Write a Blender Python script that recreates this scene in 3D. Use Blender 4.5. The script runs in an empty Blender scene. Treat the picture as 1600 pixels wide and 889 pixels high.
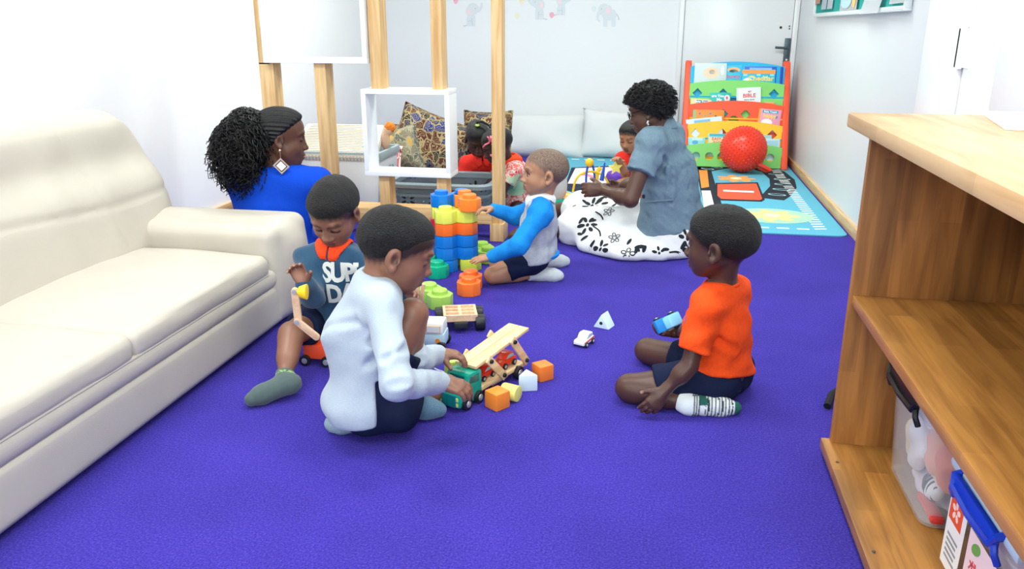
import bpy, bmesh, math, random
import numpy as np
from mathutils import Vector, Matrix
from mathutils.bvhtree import BVHTree

# ------------------------------------------------------------------ camera
CAM_H = 1.15; PITCH = math.radians(17.7); YAW = math.radians(10.37); FPX = 1260.0
SC = bpy.context.scene; COL = SC.collection
cam_data = bpy.data.cameras.new('camera'); cam_data.sensor_width = 36.0
cam_data.lens = FPX / 1600 * 36.0; cam_data.clip_start = 0.02
cam = bpy.data.objects.new('camera', cam_data); COL.objects.link(cam)
cam.location = (0, 0, CAM_H); cam.rotation_euler = (math.pi/2 - PITCH, 0, YAW)
SC.camera = cam
# ------------------------------------------------------------------ world, lights, exposure
world = bpy.data.worlds.new('sky'); SC.world = world; world.use_nodes = True
world.node_tree.nodes['Background'].inputs[0].default_value = (0.86, 0.93, 1.0, 1)
world.node_tree.nodes['Background'].inputs[1].default_value = 1.6
SC.view_settings.view_transform = 'Standard'; SC.view_settings.look = 'None'
SC.view_settings.gamma = 1; SC.view_settings.use_curve_mapping = False
SC.view_settings.exposure = 0.05
def area(name, loc, target, sx, sy, power, col):
    d = bpy.data.lights.new(name, 'AREA'); d.shape = 'RECTANGLE'; d.size = sx; d.size_y = sy
    d.energy = power; d.color = col
    o = bpy.data.objects.new(name, d); COL.objects.link(o); o.location = loc
    o.rotation_euler = (Vector(target) - Vector(loc)).to_track_quat('-Z', 'Y').to_euler()
    return o
# daylight through the rear window, and the light of the ceiling panels
area('window_daylight', (0.35, -2.22, 1.75), (0.0, 3.0, 0.6), 1.8, 1.2, 75, (0.95, 1.0, .92))
for ly, pw in ((-0.2, 33), (2.4, 33), (5.4, 40)):
    for lx in (-1.75, 0.15):
        area('ceiling_panel_light', (lx, ly, 2.62), (lx, ly + .001, 0), 1.1, 0.5, pw, (0.95, 1.0, 0.91))
# ------------------------------------------------------------------ points seen by the camera (to read places off the photograph)
_c, _s = math.cos(PITCH), math.sin(PITCH)
FW = np.array([-math.sin(YAW), math.cos(YAW), 0]); RT = np.array([math.cos(YAW), math.sin(YAW), 0]); UP = np.array([0, 0, 1.])
_F = FW*_c - UP*_s; _U = FW*_s + UP*_c; CP = np.array([0, 0, CAM_H])
def ray(px, py): return _F + RT*(px-800)/FPX - _U*(py-444.5)/FPX
def flo(px, py, z=0.):
    r = ray(px, py); return CP + r*(z-CAM_H)/r[2]
def atd(px, py, d):
    r = ray(px, py); return CP + r*d/np.dot(r, FW)
def atY(px, py, Y):
    r = ray(px, py); return CP + r*Y/r[1]
def atX(px, py, X):
    r = ray(px, py); return CP + r*X/r[0]
def dv(r, f, z=0): return RT*r + FW*f + UP*z
def nrm(v): v = np.array(v, float); return v/np.linalg.norm(v)
# ------------------------------------------------------------------ materials
def lin(h):
    if isinstance(h, str):
        h = h.lstrip('#'); h = [int(h[i:i+2], 16)/255 for i in (0, 2, 4)]
    return tuple(((c/12.92) if c <= .04045 else ((c+.055)/1.055)**2.4) for c in h[:3])
MATS = {}
def mat(name, col, rough=.5, bump=0, bscale=200, bdist=.004, var=0, vscale=30, metal=0, trans=0, ior=1.45, spec=.5, sheen=0, alpha=1, coat=0, sss=0, stretch=None, attr=None, emis=0):
    if name in MATS: return MATS[name]
    m = bpy.data.materials.new(name); m.use_nodes = True; nt = m.node_tree; N = nt.nodes; L = nt.links
    b = N['Principled BSDF']; c = lin(col) + (1,)
    b.inputs['Base Color'].default_value = c; b.inputs['Roughness'].default_value = rough
    b.inputs['Metallic'].default_value = metal; b.inputs['Transmission Weight'].default_value = trans
    b.inputs['IOR'].default_value = ior; b.inputs['Specular IOR Level'].default_value = spec
    b.inputs['Sheen Weight'].default_value = sheen; b.inputs['Alpha'].default_value = alpha
    b.inputs['Coat Weight'].default_value = coat
    if sss:
        b.inputs['Subsurface Weight'].default_value = sss; b.inputs['Subsurface Scale'].default_value = .01
    if emis:
        b.inputs['Emission Color'].default_value = c; b.inputs['Emission Strength'].default_value = emis
    tc = N.new('ShaderNodeTexCoord'); vec = tc.outputs['Object']
    if stretch:
        mp = N.new('ShaderNodeMapping'); mp.inputs['Scale'].default_value = stretch; L.new(vec, mp.inputs[0]); vec = mp.outputs[0]
    src = None
    if attr:
        at = N.new('ShaderNodeAttribute'); at.attribute_name = attr; src = at.outputs['Color']; L.new(src, b.inputs['Base Color'])
    if var:
        n = N.new('ShaderNodeTexNoise'); n.inputs['Scale'].default_value = vscale; n.inputs['Detail'].default_value = 4
        L.new(vec, n.inputs['Vector'])
        mr = N.new('ShaderNodeMapRange'); mr.inputs[1].default_value = .3; mr.inputs[2].default_value = .7
        mr.inputs[3].default_value = 1-var; mr.inputs[4].default_value = 1+var
        L.new(n.outputs[0], mr.inputs[0])
        mx = N.new('ShaderNodeVectorMath'); mx.operation = 'SCALE'
        if src: L.new(src, mx.inputs[0])
        else: mx.inputs[0].default_value = c[:3]
        L.new(mr.outputs[0], mx.inputs['Scale']); L.new(mx.outputs[0], b.inputs['Base Color'])
    if bump:
        n = N.new('ShaderNodeTexNoise'); n.inputs['Scale'].default_value = bscale; n.inputs['Detail'].default_value = 3
        L.new(vec, n.inputs['Vector'])
        bp = N.new('ShaderNodeBump'); bp.inputs['Strength'].default_value = bump; bp.inputs['Distance'].default_value = bdist
        L.new(n.outputs[0], bp.inputs['Height']); L.new(bp.outputs[0], b.inputs['Normal'])
    MATS[name] = m; return m
def ramp(N, stops, interp='LINEAR'):
    r = N.new('ShaderNodeValToRGB'); e = r.color_ramp; e.interpolation = interp
    while len(e.elements) < len(stops): e.elements.new(.5)
    for el, (p, c) in zip(e.elements, stops): el.position = p; el.color = lin(c) + (1,)
    return r
def wood(name, dark, light, stretch=(1, 14, 14), scale=3, rough=.5, stave=None, knots=0):
    """long grained wood; stave=(length,width,axes) adds glued laminated staves of differing tone"""
    if name in MATS: return MATS[name]
    m = bpy.data.materials.new(name); m.use_nodes = True; nt = m.node_tree; N = nt.nodes; L = nt.links
    b = N['Principled BSDF']; b.inputs['Roughness'].default_value = rough
    tc = N.new('ShaderNodeTexCoord'); mp = N.new('ShaderNodeMapping'); mp.inputs['Scale'].default_value = stretch
    L.new(tc.outputs['Object'], mp.inputs[0])
    n1 = N.new('ShaderNodeTexNoise'); n1.inputs['Scale'].default_value = scale; n1.inputs['Detail'].default_value = 6; n1.inputs['Distortion'].default_value = .6
    L.new(mp.outputs[0], n1.inputs['Vector'])
    r = ramp(N, [(.3, dark), (.62, light)]); L.new(n1.outputs[0], r.inputs[0]); out = r.outputs[0]
    if stave:
        mp2 = N.new('ShaderNodeMapping'); mp2.inputs['Rotation'].default_value = stave[2]; L.new(tc.outputs['Object'], mp2.inputs[0])
        bk = N.new('ShaderNodeTexBrick'); bk.inputs['Scale'].default_value = 1; bk.inputs['Mortar Size'].default_value = 0
        bk.inputs['Brick Width'].default_value = stave[0]; bk.inputs['Row Height'].default_value = stave[1]
        bk.inputs['Color1'].default_value = (.60, .57, .52, 1); bk.inputs['Color2'].default_value = (1.15, 1.14, 1.12, 1); bk.offset = .37
        L.new(mp2.outputs[0], bk.inputs['Vector'])
        mx = N.new('ShaderNodeMix'); mx.data_type = 'RGBA'; mx.blend_type = 'MULTIPLY'; mx.inputs[0].default_value = .75
        L.new(out, mx.inputs[6]); L.new(bk.outputs[0], mx.inputs[7]); out = mx.outputs[2]
    if knots:
        n2 = N.new('ShaderNodeTexNoise'); n2.inputs['Scale'].default_value = 2.3; n2.inputs['Detail'].default_value = 2
        mp3 = N.new('ShaderNodeMapping'); mp3.inputs['Scale'].default_value = tuple(max(.5, s*.25) for s in stretch); L.new(tc.outputs['Object'], mp3.inputs[0]); L.new(mp3.outputs[0], n2.inputs['Vector'])
        r2 = ramp(N, [(.6, '#ffffff'), (.74, '#6e5a48')]); L.new(n2.outputs[0], r2.inputs[0])
        mx = N.new('ShaderNodeMix'); mx.data_type = 'RGBA'; mx.blend_type = 'MULTIPLY'; mx.inputs[0].default_value = knots
        L.new(out, mx.inputs[6]); L.new(r2.outputs[0], mx.inputs[7]); out = mx.outputs[2]
    L.new(out, b.inputs['Base Color'])
    MATS[name] = m; return m
# ------------------------------------------------------------------ mesh helpers
def link(o, parent=None):
    COL.objects.link(o)
    if parent is not None: o.parent = parent
    return o
def tag(o, label=None, cat=None, group=None, kind=None):
    if label: o['label'] = label
    if cat: o['category'] = cat
    if group: o['group'] = group
    if kind: o['kind'] = kind
    return o
def thing(name, label, cat, loc=(0, 0, 0), rz=0, group=None, rot=None):
    o = bpy.data.objects.new(name, None); o.empty_display_size = .05; link(o)
    o.location = tuple(loc); o.rotation_euler = rot if rot else (0, 0, rz)
    return tag(o, label, cat, group)
def obj(name, bm, mats, parent=None, smooth=True, loc=None, angle=35):
    me = bpy.data.meshes.new(name); bm.normal_update(); bm.to_mesh(me); bm.free()
    for m in (mats if isinstance(mats, (list, tuple)) else [mats]): me.materials.append(m)
    if smooth and len(me.polygons):
        me.polygons.foreach_set('use_smooth', [True]*len(me.polygons)); me.set_sharp_from_angle(angle=math.radians(angle))
    o = bpy.data.objects.new(name, me); link(o, parent)
    if loc is not None: o.location = tuple(loc)
    return o
def dup(root, loc=None, label=None, rot=None, name=None):
    r = root.copy(); COL.objects.link(r)
    if loc is not None: r.location = tuple(loc)
    if rot is not None: r.rotation_euler = rot
    if label: r['label'] = label
    for ch in list(root.children):
        c = ch.copy(); COL.objects.link(c); c.parent = r
        for g in list(ch.children):
            d = g.copy(); COL.objects.link(d); d.parent = c
    return r
def BM(): return bmesh.new()
def T(loc=(0, 0, 0), rot=(0, 0, 0)):
    from mathutils import Euler
    return Matrix.Translation(Vector(tuple(loc))) @ Euler(rot).to_matrix().to_4x4()
def _mi(bm, n0, mi):
    if mi:
        bm.faces.ensure_lookup_table()
        for f in bm.faces[n0:]: f.material_index = mi
def box(bm, c, s, M=None, bev=0, seg=2, mi=0):
    n0 = len(bm.faces)
    mm = Matrix.Translation(Vector(tuple(c))) @ Matrix.Diagonal((s[0], s[1], s[2], 1))
    r = bmesh.ops.create_cube(bm, size=1, matrix=mm); vs = r['verts']
    if bev:
        es = list({e for v in vs for e in v.link_edges})
        r2 = bmesh.ops.bevel(bm, geom=es, offset=bev, segments=seg, affect='EDGES', profile=.6)
        vs = list({v for f in r2['faces'] for v in f.verts} | {v for v in vs if v.is_valid})
    if M is not None: bmesh.ops.transform(bm, matrix=M, verts=vs)
    _mi(bm, n0, mi); return bm
def cyl(bm, a, b, r1, r2=None, seg=20, mi=0, bev=0):
    n0 = len(bm.faces)
    a = Vector(tuple(a)); b = Vector(tuple(b)); d = b-a; r2 = r1 if r2 is None else r2
    q = d.to_track_quat('Z', 'Y').to_matrix().to_4x4()
    r = bmesh.ops.create_cone(bm, cap_ends=True, segments=seg, radius1=r1, radius2=r2, depth=d.length, matrix=Matrix.Translation((a+b)/2) @ q)
    if bev:
        es = [e for e in {e for v in r['verts'] for e in v.link_edges} if any(len(f.verts) > 4 for f in e.link_faces)]
        bmesh.ops.bevel(bm, geom=es, offset=bev, segments=2, affect='EDGES', profile=.6)
    _mi(bm, n0, mi); return bm
def sph(bm, c, r, u=20, v=12, mi=0, M=None):
    n0 = len(bm.faces)
    r3 = r if isinstance(r, (tuple, list)) else (r, r, r)
    mm = Matrix.Translation(Vector(tuple(c))) @ Matrix.Diagonal((r3[0], r3[1], r3[2], 1))
    if M is not None: mm = M @ mm
    bmesh.ops.create_uvsphere(bm, u_segments=u, v_segments=v, radius=1, matrix=mm); _mi(bm, n0, mi); return bm
def tube(bm, pts, r, seg=8, mi=0, closed=False):
    n0 = len(bm.faces); P = [Vector(tuple(p)) for p in pts]; n = len(P); rings = []
    rr = r if isinstance(r, (list, tuple, np.ndarray)) else [r]*n
    up = Vector((0, 0, 1)); prev = None
    for i in range(n):
        t = (P[(i+1) % n]-P[i-1]) if closed else (P[min(i+1, n-1)]-P[max(i-1, 0)])
        t.normalize()
        x = (prev - t*prev.dot(t)) if prev is not None else t.orthogonal()
        if x.length < 1e-6: x = t.orthogonal()
        x.normalize(); prev = x; y = t.cross(x)
        rings.append([bm.verts.new(P[i] + (x*math.cos(2*math.pi*k/seg) + y*math.sin(2*math.pi*k/seg))*rr[i]) for k in range(seg)])
    for i in range(n if closed else n-1):
        A, B = rings[i], rings[(i+1) % n]
        for k in range(seg): bm.faces.new((A[k], A[(k+1) % seg], B[(k+1) % seg], B[k]))
    if not closed:
        bm.faces.new(rings[0][::-1]); bm.faces.new(rings[-1])
    _mi(bm, n0, mi); return bm
def prism(bm, pts, h0, h1, M=None, bev=0, mi=0, seg=2):
    """polygon in local XY extruded from z=h0 to h1"""
    n0 = len(bm.faces)
    lo = [bm.verts.new((p[0], p[1], h0)) for p in pts]; hi = [bm.verts.new((p[0], p[1], h1)) for p in pts]; n = len(pts)
    fs = [bm.faces.new(lo[::-1]), bm.faces.new(hi)]
    for i in range(n): fs.append(bm.faces.new((lo[i], lo[(i+1) % n], hi[(i+1) % n], hi[i])))
    bmesh.ops.recalc_face_normals(bm, faces=fs)
    vs = lo+hi
    if bev:
        es = list({e for f in fs for e in f.edges})
        r2 = bmesh.ops.bevel(bm, geom=es, offset=bev, segments=seg, affect='EDGES', profile=.6)
        vs = list({v for f in r2['faces'] for v in f.verts} | {v for v in vs if v.is_valid} | {v for f in fs if f.is_valid for v in f.verts})
    if M is not None: bmesh.ops.transform(bm, matrix=M, verts=vs)
    _mi(bm, n0, mi); return bm
def lathe(bm, prof, seg=28, M=None, mi=0):
    n0 = len(bm.faces); rings = []
    for r, z in prof:
        rings.append([bm.verts.new((r*math.cos(2*math.pi*k/seg), r*math.sin(2*math.pi*k/seg), z)) for k in range(seg)] if r > 1e-6 else [bm.verts.new((0, 0, z))])
    vs = [v for r in rings for v in r]
    for A, B in zip(rings, rings[1:]):
        for k in range(seg):
            k2 = (k+1) % seg
            if len(A) == 1 and len(B) == 1: continue
            if len(A) == 1: bm.faces.new((A[0], B[k2], B[k]))
            elif len(B) == 1: bm.faces.new((A[k], A[k2], B[0]))
            else: bm.faces.new((A[k], A[k2], B[k2], B[k]))
    if M is not None: bmesh.ops.transform(bm, matrix=M, verts=vs)
    bmesh.ops.recalc_face_normals(bm, faces=bm.faces[:] if n0 == 0 else [f for f in bm.faces if f.verts[0] in set(vs)])
    _mi(bm, n0, mi); return bm
def ellipse(cx, cy, a, b, n=20, rot=0):
    c, s = math.cos(rot), math.sin(rot); o = []
    for i in range(n):
        x, y = a*math.cos(2*math.pi*i/n), b*math.sin(2*math.pi*i/n); o.append((cx+x*c-y*s, cy+x*s+y*c))
    return o
def poly(bm, pts, z=0, mi=0, M=None, th=0):
    """a flat printed patch (thin when th is given)"""
    if th: return prism(bm, pts, z, z+th, M=M, mi=mi)
    n0 = len(bm.faces); vs = [bm.verts.new((p[0], p[1], z)) for p in pts]; f = bm.faces.new(vs)
    f.normal_update()
    if f.normal.z < 0: f.normal_flip()
    if M is not None: bmesh.ops.transform(bm, matrix=M, verts=vs)
    _mi(bm, n0, mi); return bm
def text_bm(s, size=1, bold=0, ext=0, align='CENTER', shear=0, spacing=1):
    cu = bpy.data.curves.new('lettering', 'FONT'); cu.body = s; cu.size = size; cu.offset = bold*size; cu.extrude = ext
    cu.align_x = align; cu.align_y = 'CENTER'; cu.shear = shear; cu.space_character = spacing; cu.resolution_u = 3
    o = bpy.data.objects.new('lettering', cu); COL.objects.link(o)
    dg = bpy.context.evaluated_depsgraph_get(); me = bpy.data.meshes.new_from_object(o.evaluated_get(dg))
    bm = BM(); bm.from_mesh(me); bpy.data.objects.remove(o); bpy.data.curves.remove(cu); bpy.data.meshes.remove(me)
    return bm
def text_obj(name, s, size, m, parent, M, bold=0, ext=.0004, **k):
    bm = text_bm(s, size, bold, ext, **k); bmesh.ops.transform(bm, matrix=M, verts=bm.verts)
    return obj(name, bm, m, parent, smooth=False)
def MX(x, y, z, o=(0, 0, 0)):
    m = Matrix.Identity(4)
    for i, a in enumerate((x, y, z, o)):
        for j in range(3): m[j][i] = float(a[j])
    return m
# ------------------------------------------------------------------ signed distance modelling: smooth bodies, cloth and cushions
class SDF:
    def __init__(s): s.p = []; s.fn = []; s.cut = []; s.over = None
    def cone(s, a, b, ra, rb=None, k=.012, op=1, flat=0):
        a = np.array(a, float); b = np.array(b, float); rb = ra if rb is None else rb
        s.p.append(('c', (a+b)/2, np.linalg.norm(a-b)/2+max(ra, rb), k, op, (a, b, ra, rb, flat))); return s
    def ell(s, c, r, R=None, k=.012, op=1):
        r = np.array([r]*3 if np.isscalar(r) else r, float); R = np.eye(3) if R is None else np.array(R, float)
        s.p.append(('e', np.array(c, float), r.max(), k, op, (np.array(c, float), r, R))); return s
    def box(s, c, h, rad=.01, R=None, k=.01, op=1):
        h = np.array(h, float); R = np.eye(3) if R is None else np.array(R, float)
        s.p.append(('b', np.array(c, float), np.linalg.norm(h), k, op, (np.array(c, float), h-rad, R, rad))); return s
    def plane(s, p, n, k=.004): s.cut.append((np.array(p, float), nrm(n), k)); return s   # keeps the side the normal points away from
    def disp(s, f): s.fn.append(f); return s
    @staticmethod
    def prim(q, P):
        t, d = q[0], q[5]
        if t == 'c':
            a, b, ra, rb, fl = d; ba = b-a; l2 = max(float(ba@ba), 1e-12)
            pa = P-a; h = np.clip((pa@ba)/l2, 0, 1)
            o = np.sqrt(((pa-h[..., None]*ba)**2).sum(-1)) - (ra+(rb-ra)*h)
            if fl:
                v = (pa@ba)/math.sqrt(l2)-math.sqrt(l2); hh = np.maximum(.006-np.abs(o-v), 0)/.006; o = np.maximum(o, v)+hh*hh*.0015
            return o
        if t == 'e':
            c, r, R = d; L = (P-c)@R.T; k0 = np.sqrt(((L/r)**2).sum(-1)); k1 = np.sqrt(((L/(r*r))**2).sum(-1))+1e-9
            return k0*(k0-1)/k1
        c, h, R, rad = d; L = np.abs((P-c)@R.T)-h
        return np.sqrt((np.maximum(L, 0)**2).sum(-1)) + np.minimum(L.max(-1), 0) - rad
    def ev(s, P, cen=None, hd=0):
        d = np.full(P.shape[:-1], 1., np.float32)
        for q in s.p:
            if cen is not None:
                sel = np.where(((cen-q[1])**2).sum(-1) < (q[2]+hd+q[3]+.02)**2)[0]
                if not len(sel): continue
                v = s.prim(q, P[sel]); o = d[sel]
            else: v = s.prim(q, P); o = d
            k = max(q[3], 1e-5)
            if q[4] > 0:
                h = np.maximum(k-np.abs(o-v), 0)/k; r = np.minimum(o, v)-h*h*k*.25
            else:
                v = -v; h = np.maximum(k-np.abs(o-v), 0)/k; r = np.maximum(o, v)+h*h*k*.25
            if cen is not None: d[sel] = r
            else: d = r
        for f in s.fn: d = d+f(P)
        if s.over is not None: d = s.over(P).astype(np.float32)
        for p, n, k in s.cut:
            v = (P-p)@n; h = np.maximum(k-np.abs(d-v), 0)/k; d = np.maximum(d, v)+h*h*k*.25
        return d
    def mesh(s, res):
        bs = 8; B = bs*res
        lo = np.min([q[1]-q[2] for q in s.p if q[4] > 0], 0)-.02; hi = np.max([q[1]+q[2] for q in s.p if q[4] > 0], 0)+.02
        nb = np.ceil((hi-lo)/B).astype(int)
        g = np.stack(np.meshgrid(*[np.arange(n) for n in nb], indexing='ij'), -1).reshape(-1, 3)
        cen = lo+(g+.5)*B; hd = B*.87
        d0 = s.ev(cen[:, None, :], cen, hd*1.6)[:, 0]
        act = np.abs(d0) < hd*1.35+.012; g = g[act]; cen = cen[act]
        loc = np.stack(np.meshgrid(*[np.arange(bs+1)]*3, indexing='ij'), -1)*res
        P = ((lo+g*B)[:, None, None, None, :]+loc[None]).astype(np.float32)
        D = s.ev(P, cen, hd)
        S = D < 0
        c8 = np.stack([S[:, i:i+8, j:j+8, k:k+8] for i in (0, 1) for j in (0, 1) for k in (0, 1)], -1)
        cs = c8.sum(-1); mixed = (cs > 0) & (cs < 8); bi, ci, cj, ck = np.where(mixed)
        offs = [(i, j, k) for i in (0, 1) for j in (0, 1) for k in (0, 1)]
        val = np.stack([D[bi, ci+i, cj+j, ck+k] for i, j, k in offs], -1)
        acc = np.zeros((len(bi), 3)); cnt = np.zeros(len(bi))
        for a in range(8):
            for b in range(a+1, 8):
                df = np.array(offs[b])-np.array(offs[a])
                if np.abs(df).sum() != 1: continue
                va, vb = val[:, a], val[:, b]; cr = (va < 0) != (vb < 0)
                t = np.where(cr, va/np.where(cr, va-vb, 1), 0)
                acc += np.where(cr[:, None], np.array(offs[a])+t[:, None]*df, 0); cnt += cr
        v = acc/cnt[:, None]
        G = nb*bs+2
        gi = np.stack([g[bi, 0]*8+ci, g[bi, 1]*8+cj, g[bi, 2]*8+ck], -1)
        V = lo+(gi+v)*res
        key = (gi[:, 0]*G[1]+gi[:, 1])*G[2]+gi[:, 2]; od = np.argsort(key); ks = key[od]
        F = []
        for ax in range(3):
            sl0 = [slice(0, 8)]*3; sl1 = list(sl0); sl1[ax] = slice(1, 9)
            A = S[(slice(None),)+tuple(sl0)]; Bq = S[(slice(None),)+tuple(sl1)]
            e = np.where(A != Bq); gp = np.stack([g[e[0], i]*8+e[i+1] for i in range(3)], -1); ins = A[e]
            u, w = [(1, 2), (2, 0), (0, 1)][ax]; q = []
            for du, dw in ((-1, -1), (0, -1), (0, 0), (-1, 0)):
                c = gp.copy(); c[:, u] += du; c[:, w] += dw
                kk = (c[:, 0]*G[1]+c[:, 1])*G[2]+c[:, 2]; ix = np.clip(np.searchsorted(ks, kk), 0, len(ks)-1)
                q.append(np.where(ks[ix] == kk, od[ix], -1))
            q = np.stack(q, -1); ok = (q >= 0).all(-1); q = q[ok]; ins = ins[ok]
            F.append(np.where(ins[:, None], q, q[:, ::-1]))
        return V, np.concatenate(F)
def mesh_np(name, V, F, m, parent=None, org=(0, 0, 0), cols=None):
    me = bpy.data.meshes.new(name); n = len(F)
    me.vertices.add(len(V)); me.vertices.foreach_set('co', (V-np.array(org)).astype(np.float32).ravel())
    me.loops.add(4*n); me.loops.foreach_set('vertex_index', F.astype(np.int32).ravel())
    me.polygons.add(n); me.polygons.foreach_set('loop_start', np.arange(0, 4*n, 4, dtype=np.int32)); me.polygons.foreach_set('use_smooth', np.ones(n, bool))
    me.update(calc_edges=True)
    for x in (m if isinstance(m, (list, tuple)) else [m]): me.materials.append(x)
    if cols is not None:
        a = me.color_attributes.new('Col', 'FLOAT_COLOR', 'POINT'); c4 = np.ones((len(V), 4), np.float32); c4[:, :3] = cols; a.data.foreach_set('color', c4.ravel())
    o = bpy.data.objects.new(name, me); link(o, parent); return o
def sdf_obj(name, s, res, m, parent=None, org=(0, 0, 0), cols=None):
    V, F = s.mesh(res); c = cols(V) if callable(cols) else None
    o = mesh_np(name, V, F, m, parent, org, c); o_data[o.name] = (V, F); return o
o_data = {}
def bvh_of(o):
    V, F = o_data[o.name]; return BVHTree.FromPolygons([tuple(v) for v in V], [tuple(f) for f in F])
def sines(seed, wl, amp, n=5, axis=None):
    """gentle folds: a sum of sine waves of about the given wavelength"""
    rg = np.random.RandomState(seed); W = []
    for _ in range(n):
        d = rg.normal(size=3)
        if axis is not None: d -= .85*np.dot(d, axis)*np.array(axis)
        d /= np.linalg.norm(d); W.append((d*2*math.pi/(wl*rg.uniform(.7, 1.5)), rg.uniform(0, 6.28), rg.uniform(.5, 1)))
    def f(P):
        o = 0
        for d, ph, a in W: o = o+a*np.sin(P@d+ph)
        return (o*amp/n).astype(np.float32)
    return f
def decal(bm_src, M, bvh, ray_dir, off=.0015, mx=.3, sub=.012):
    """lays flat printed shapes (made in local XY) on a surface along ray_dir"""
    bm = bm_src; bmesh.ops.transform(bm, matrix=M, verts=bm.verts)
    for _ in range(3):
        es = [e for e in bm.edges if e.calc_length() > sub]
        if not es: break
        bmesh.ops.triangulate(bm, faces=bm.faces); es = [e for e in bm.edges if e.calc_length() > sub]
        bmesh.ops.subdivide_edges(bm, edges=es, cuts=1)
    d = Vector(tuple(ray_dir)).normalized(); bad = []
    for v in bm.verts:
        h = bvh.ray_cast(v.co-d*mx, d, 2*mx)
        if h[0] is None: bad.append(v)
        else: v.co = h[0]-d*off
    bmesh.ops.delete(bm, geom=bad, context='VERTS')
    return bm
# ------------------------------------------------------------------ the room
WX0, WX1, WY0, WY1, WZ = -2.75, 1.13, -2.3, 7.75, 2.66
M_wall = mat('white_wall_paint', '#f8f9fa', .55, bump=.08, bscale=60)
M_wallr = mat('shaded_wall_paint', '#d6dade', .4, bump=.05, bscale=80)  # greyer base colour paints in the weaker light on the right wall
M_white = mat('white_gloss_paint', '#f4f6f8', .28)
M_trimwood = wood('skirting_pine', '#c79a63', '#e3bf8c', (14, 1, 14), 4)
def carpet():
    m = bpy.data.materials.new('violet_carpet'); m.use_nodes = True; N = m.node_tree.nodes; L = m.node_tree.links
    b = N['Principled BSDF']; b.inputs['Roughness'].default_value = .95; b.inputs['Specular IOR Level'].default_value = .15
    b.inputs['Sheen Weight'].default_value = .25; b.inputs['Sheen Roughness'].default_value = .5; b.inputs['Sheen Tint'].default_value = lin('#8a7cff')+(1,)
    tc = N.new('ShaderNodeTexCoord')
    n1 = N.new('ShaderNodeTexNoise'); n1.inputs['Scale'].default_value = 190; n1.inputs['Detail'].default_value = 3; L.new(tc.outputs['Object'], n1.inputs[0])
    n2 = N.new('ShaderNodeTexNoise'); n2.inputs['Scale'].default_value = 3.5; n2.inputs['Detail'].default_value = 5; L.new(tc.outputs['Object'], n2.inputs[0])
    r = ramp(N, [(.26, '#21187a'), (.5, '#382c94'), (.74, '#5044ae')]); L.new(n1.outputs[0], r.inputs[0])
    mr = N.new('ShaderNodeMapRange'); mr.inputs[1].default_value = .35; mr.inputs[2].default_value = .65; mr.inputs[3].default_value = .9; mr.inputs[4].default_value = 1.08; L.new(n2.outputs[0], mr.inputs[0])
    mx = N.new('ShaderNodeVectorMath'); mx.operation = 'SCALE'; L.new(r.outputs[0], mx.inputs[0]); L.new(mr.outputs[0], mx.inputs['Scale']); L.new(mx.outputs[0], b.inputs['Base Color'])
    bp = N.new('ShaderNodeBump'); bp.inputs['Strength'].default_value = .8; bp.inputs['Distance'].default_value = .006; L.new(n1.outputs[0], bp.inputs['Height']); L.new(bp.outputs[0], b.inputs['Normal'])
    return m
M_carpet = carpet()
def slab(name, c, s, m):
    bm = BM(); box(bm, c, s); return tag(obj(name, bm, m, smooth=False), kind='structure')
xm, ym = (WX0+WX1)/2, (WY0+WY1)/2; xw, yw = WX1-WX0, WY1-WY0
slab('floor', (xm, ym, -.05), (xw+.4, yw+.4, .1), M_carpet)
slab('ceiling', (xm, ym, WZ+.05), (xw+.4, yw+.4, .1), mat('ceiling_paint', '#f6f6f6', .8))
slab('wall_left', (WX0-.05, ym, WZ/2), (.1, yw+.2, WZ), M_wall)
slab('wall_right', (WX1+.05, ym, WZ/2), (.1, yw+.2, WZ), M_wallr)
slab('wall_back', (xm, WY1+.05, WZ/2), (xw, .1, WZ), mat('pale_wallpaper', '#dfe3e8', .45, bump=.06, bscale=90))
bm = BM()   # rear wall with a window opening
for x0, x1, z0, z1 in ((WX0, -.75, 0, WZ), (1.1, WX1, 0, WZ), (-.75, 1.1, 0, 1.05), (-.75, 1.1, 2.4, WZ)):
    box(bm, ((x0+x1)/2, WY0-.05, (z0+z1)/2), (x1-x0, .1, z1-z0))
tag(obj('wall_rear', bm, M_wall, smooth=False), kind='structure')
bm = BM()
for x in (-.72, .175, 1.07): box(bm, (x, WY0-.05, 1.725), (.06, .08, 1.35))
for z in (1.08, 2.37): box(bm, (.175, WY0-.05, z), (1.85, .08, .06))
tag(obj('window_1', bm, M_white, smooth=False), kind='structure')
# skirting
bm = BM(); box(bm, (WX1-.011, ym, .032), (.022, yw, .064), bev=.003); tag(obj('baseboard_right', bm, M_trimwood), kind='structure')
bm = BM(); box(bm, (WX0+.011, ym, .032), (.022, yw, .064), bev=.003); tag(obj('baseboard_left', bm, M_trimwood), kind='structure')
bm = BM(); box(bm, (-1.3, WY1-.011, .032), (2.9, .022, .064), bev=.003); tag(obj('baseboard_back', bm, M_trimwood), kind='structure')
# ceiling lamps (out of frame, they light the room)
for ly in (-0.2, 2.4, 5.4):
    for lx in (-1.75, 0.15):
        t = thing('ceiling_lamp', 'white ceiling light panel in the %s row on the %s side' % ({-0.2: 'front', 2.4: 'middle', 5.4: 'back'}[ly], 'left' if lx < -1 else 'right'), 'lamp', (lx, ly, WZ), group='ceiling light panels')
        bm = BM()
        for sx in (-1, 1): box(bm, (sx*.58, 0, -.012), (.03, .58, .024))
        for sy in (-1, 1): box(bm, (0, sy*.28, -.012), (1.13, .03, .024))
        obj('frame', bm, M_white, t, False)
        bm = BM(); box(bm, (0, 0, -.006), (1.12, .53, .01)); obj('diffuser', bm, mat('lamp_diffuser', '#ffffff', .4, emis=2.5), t, False)
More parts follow.
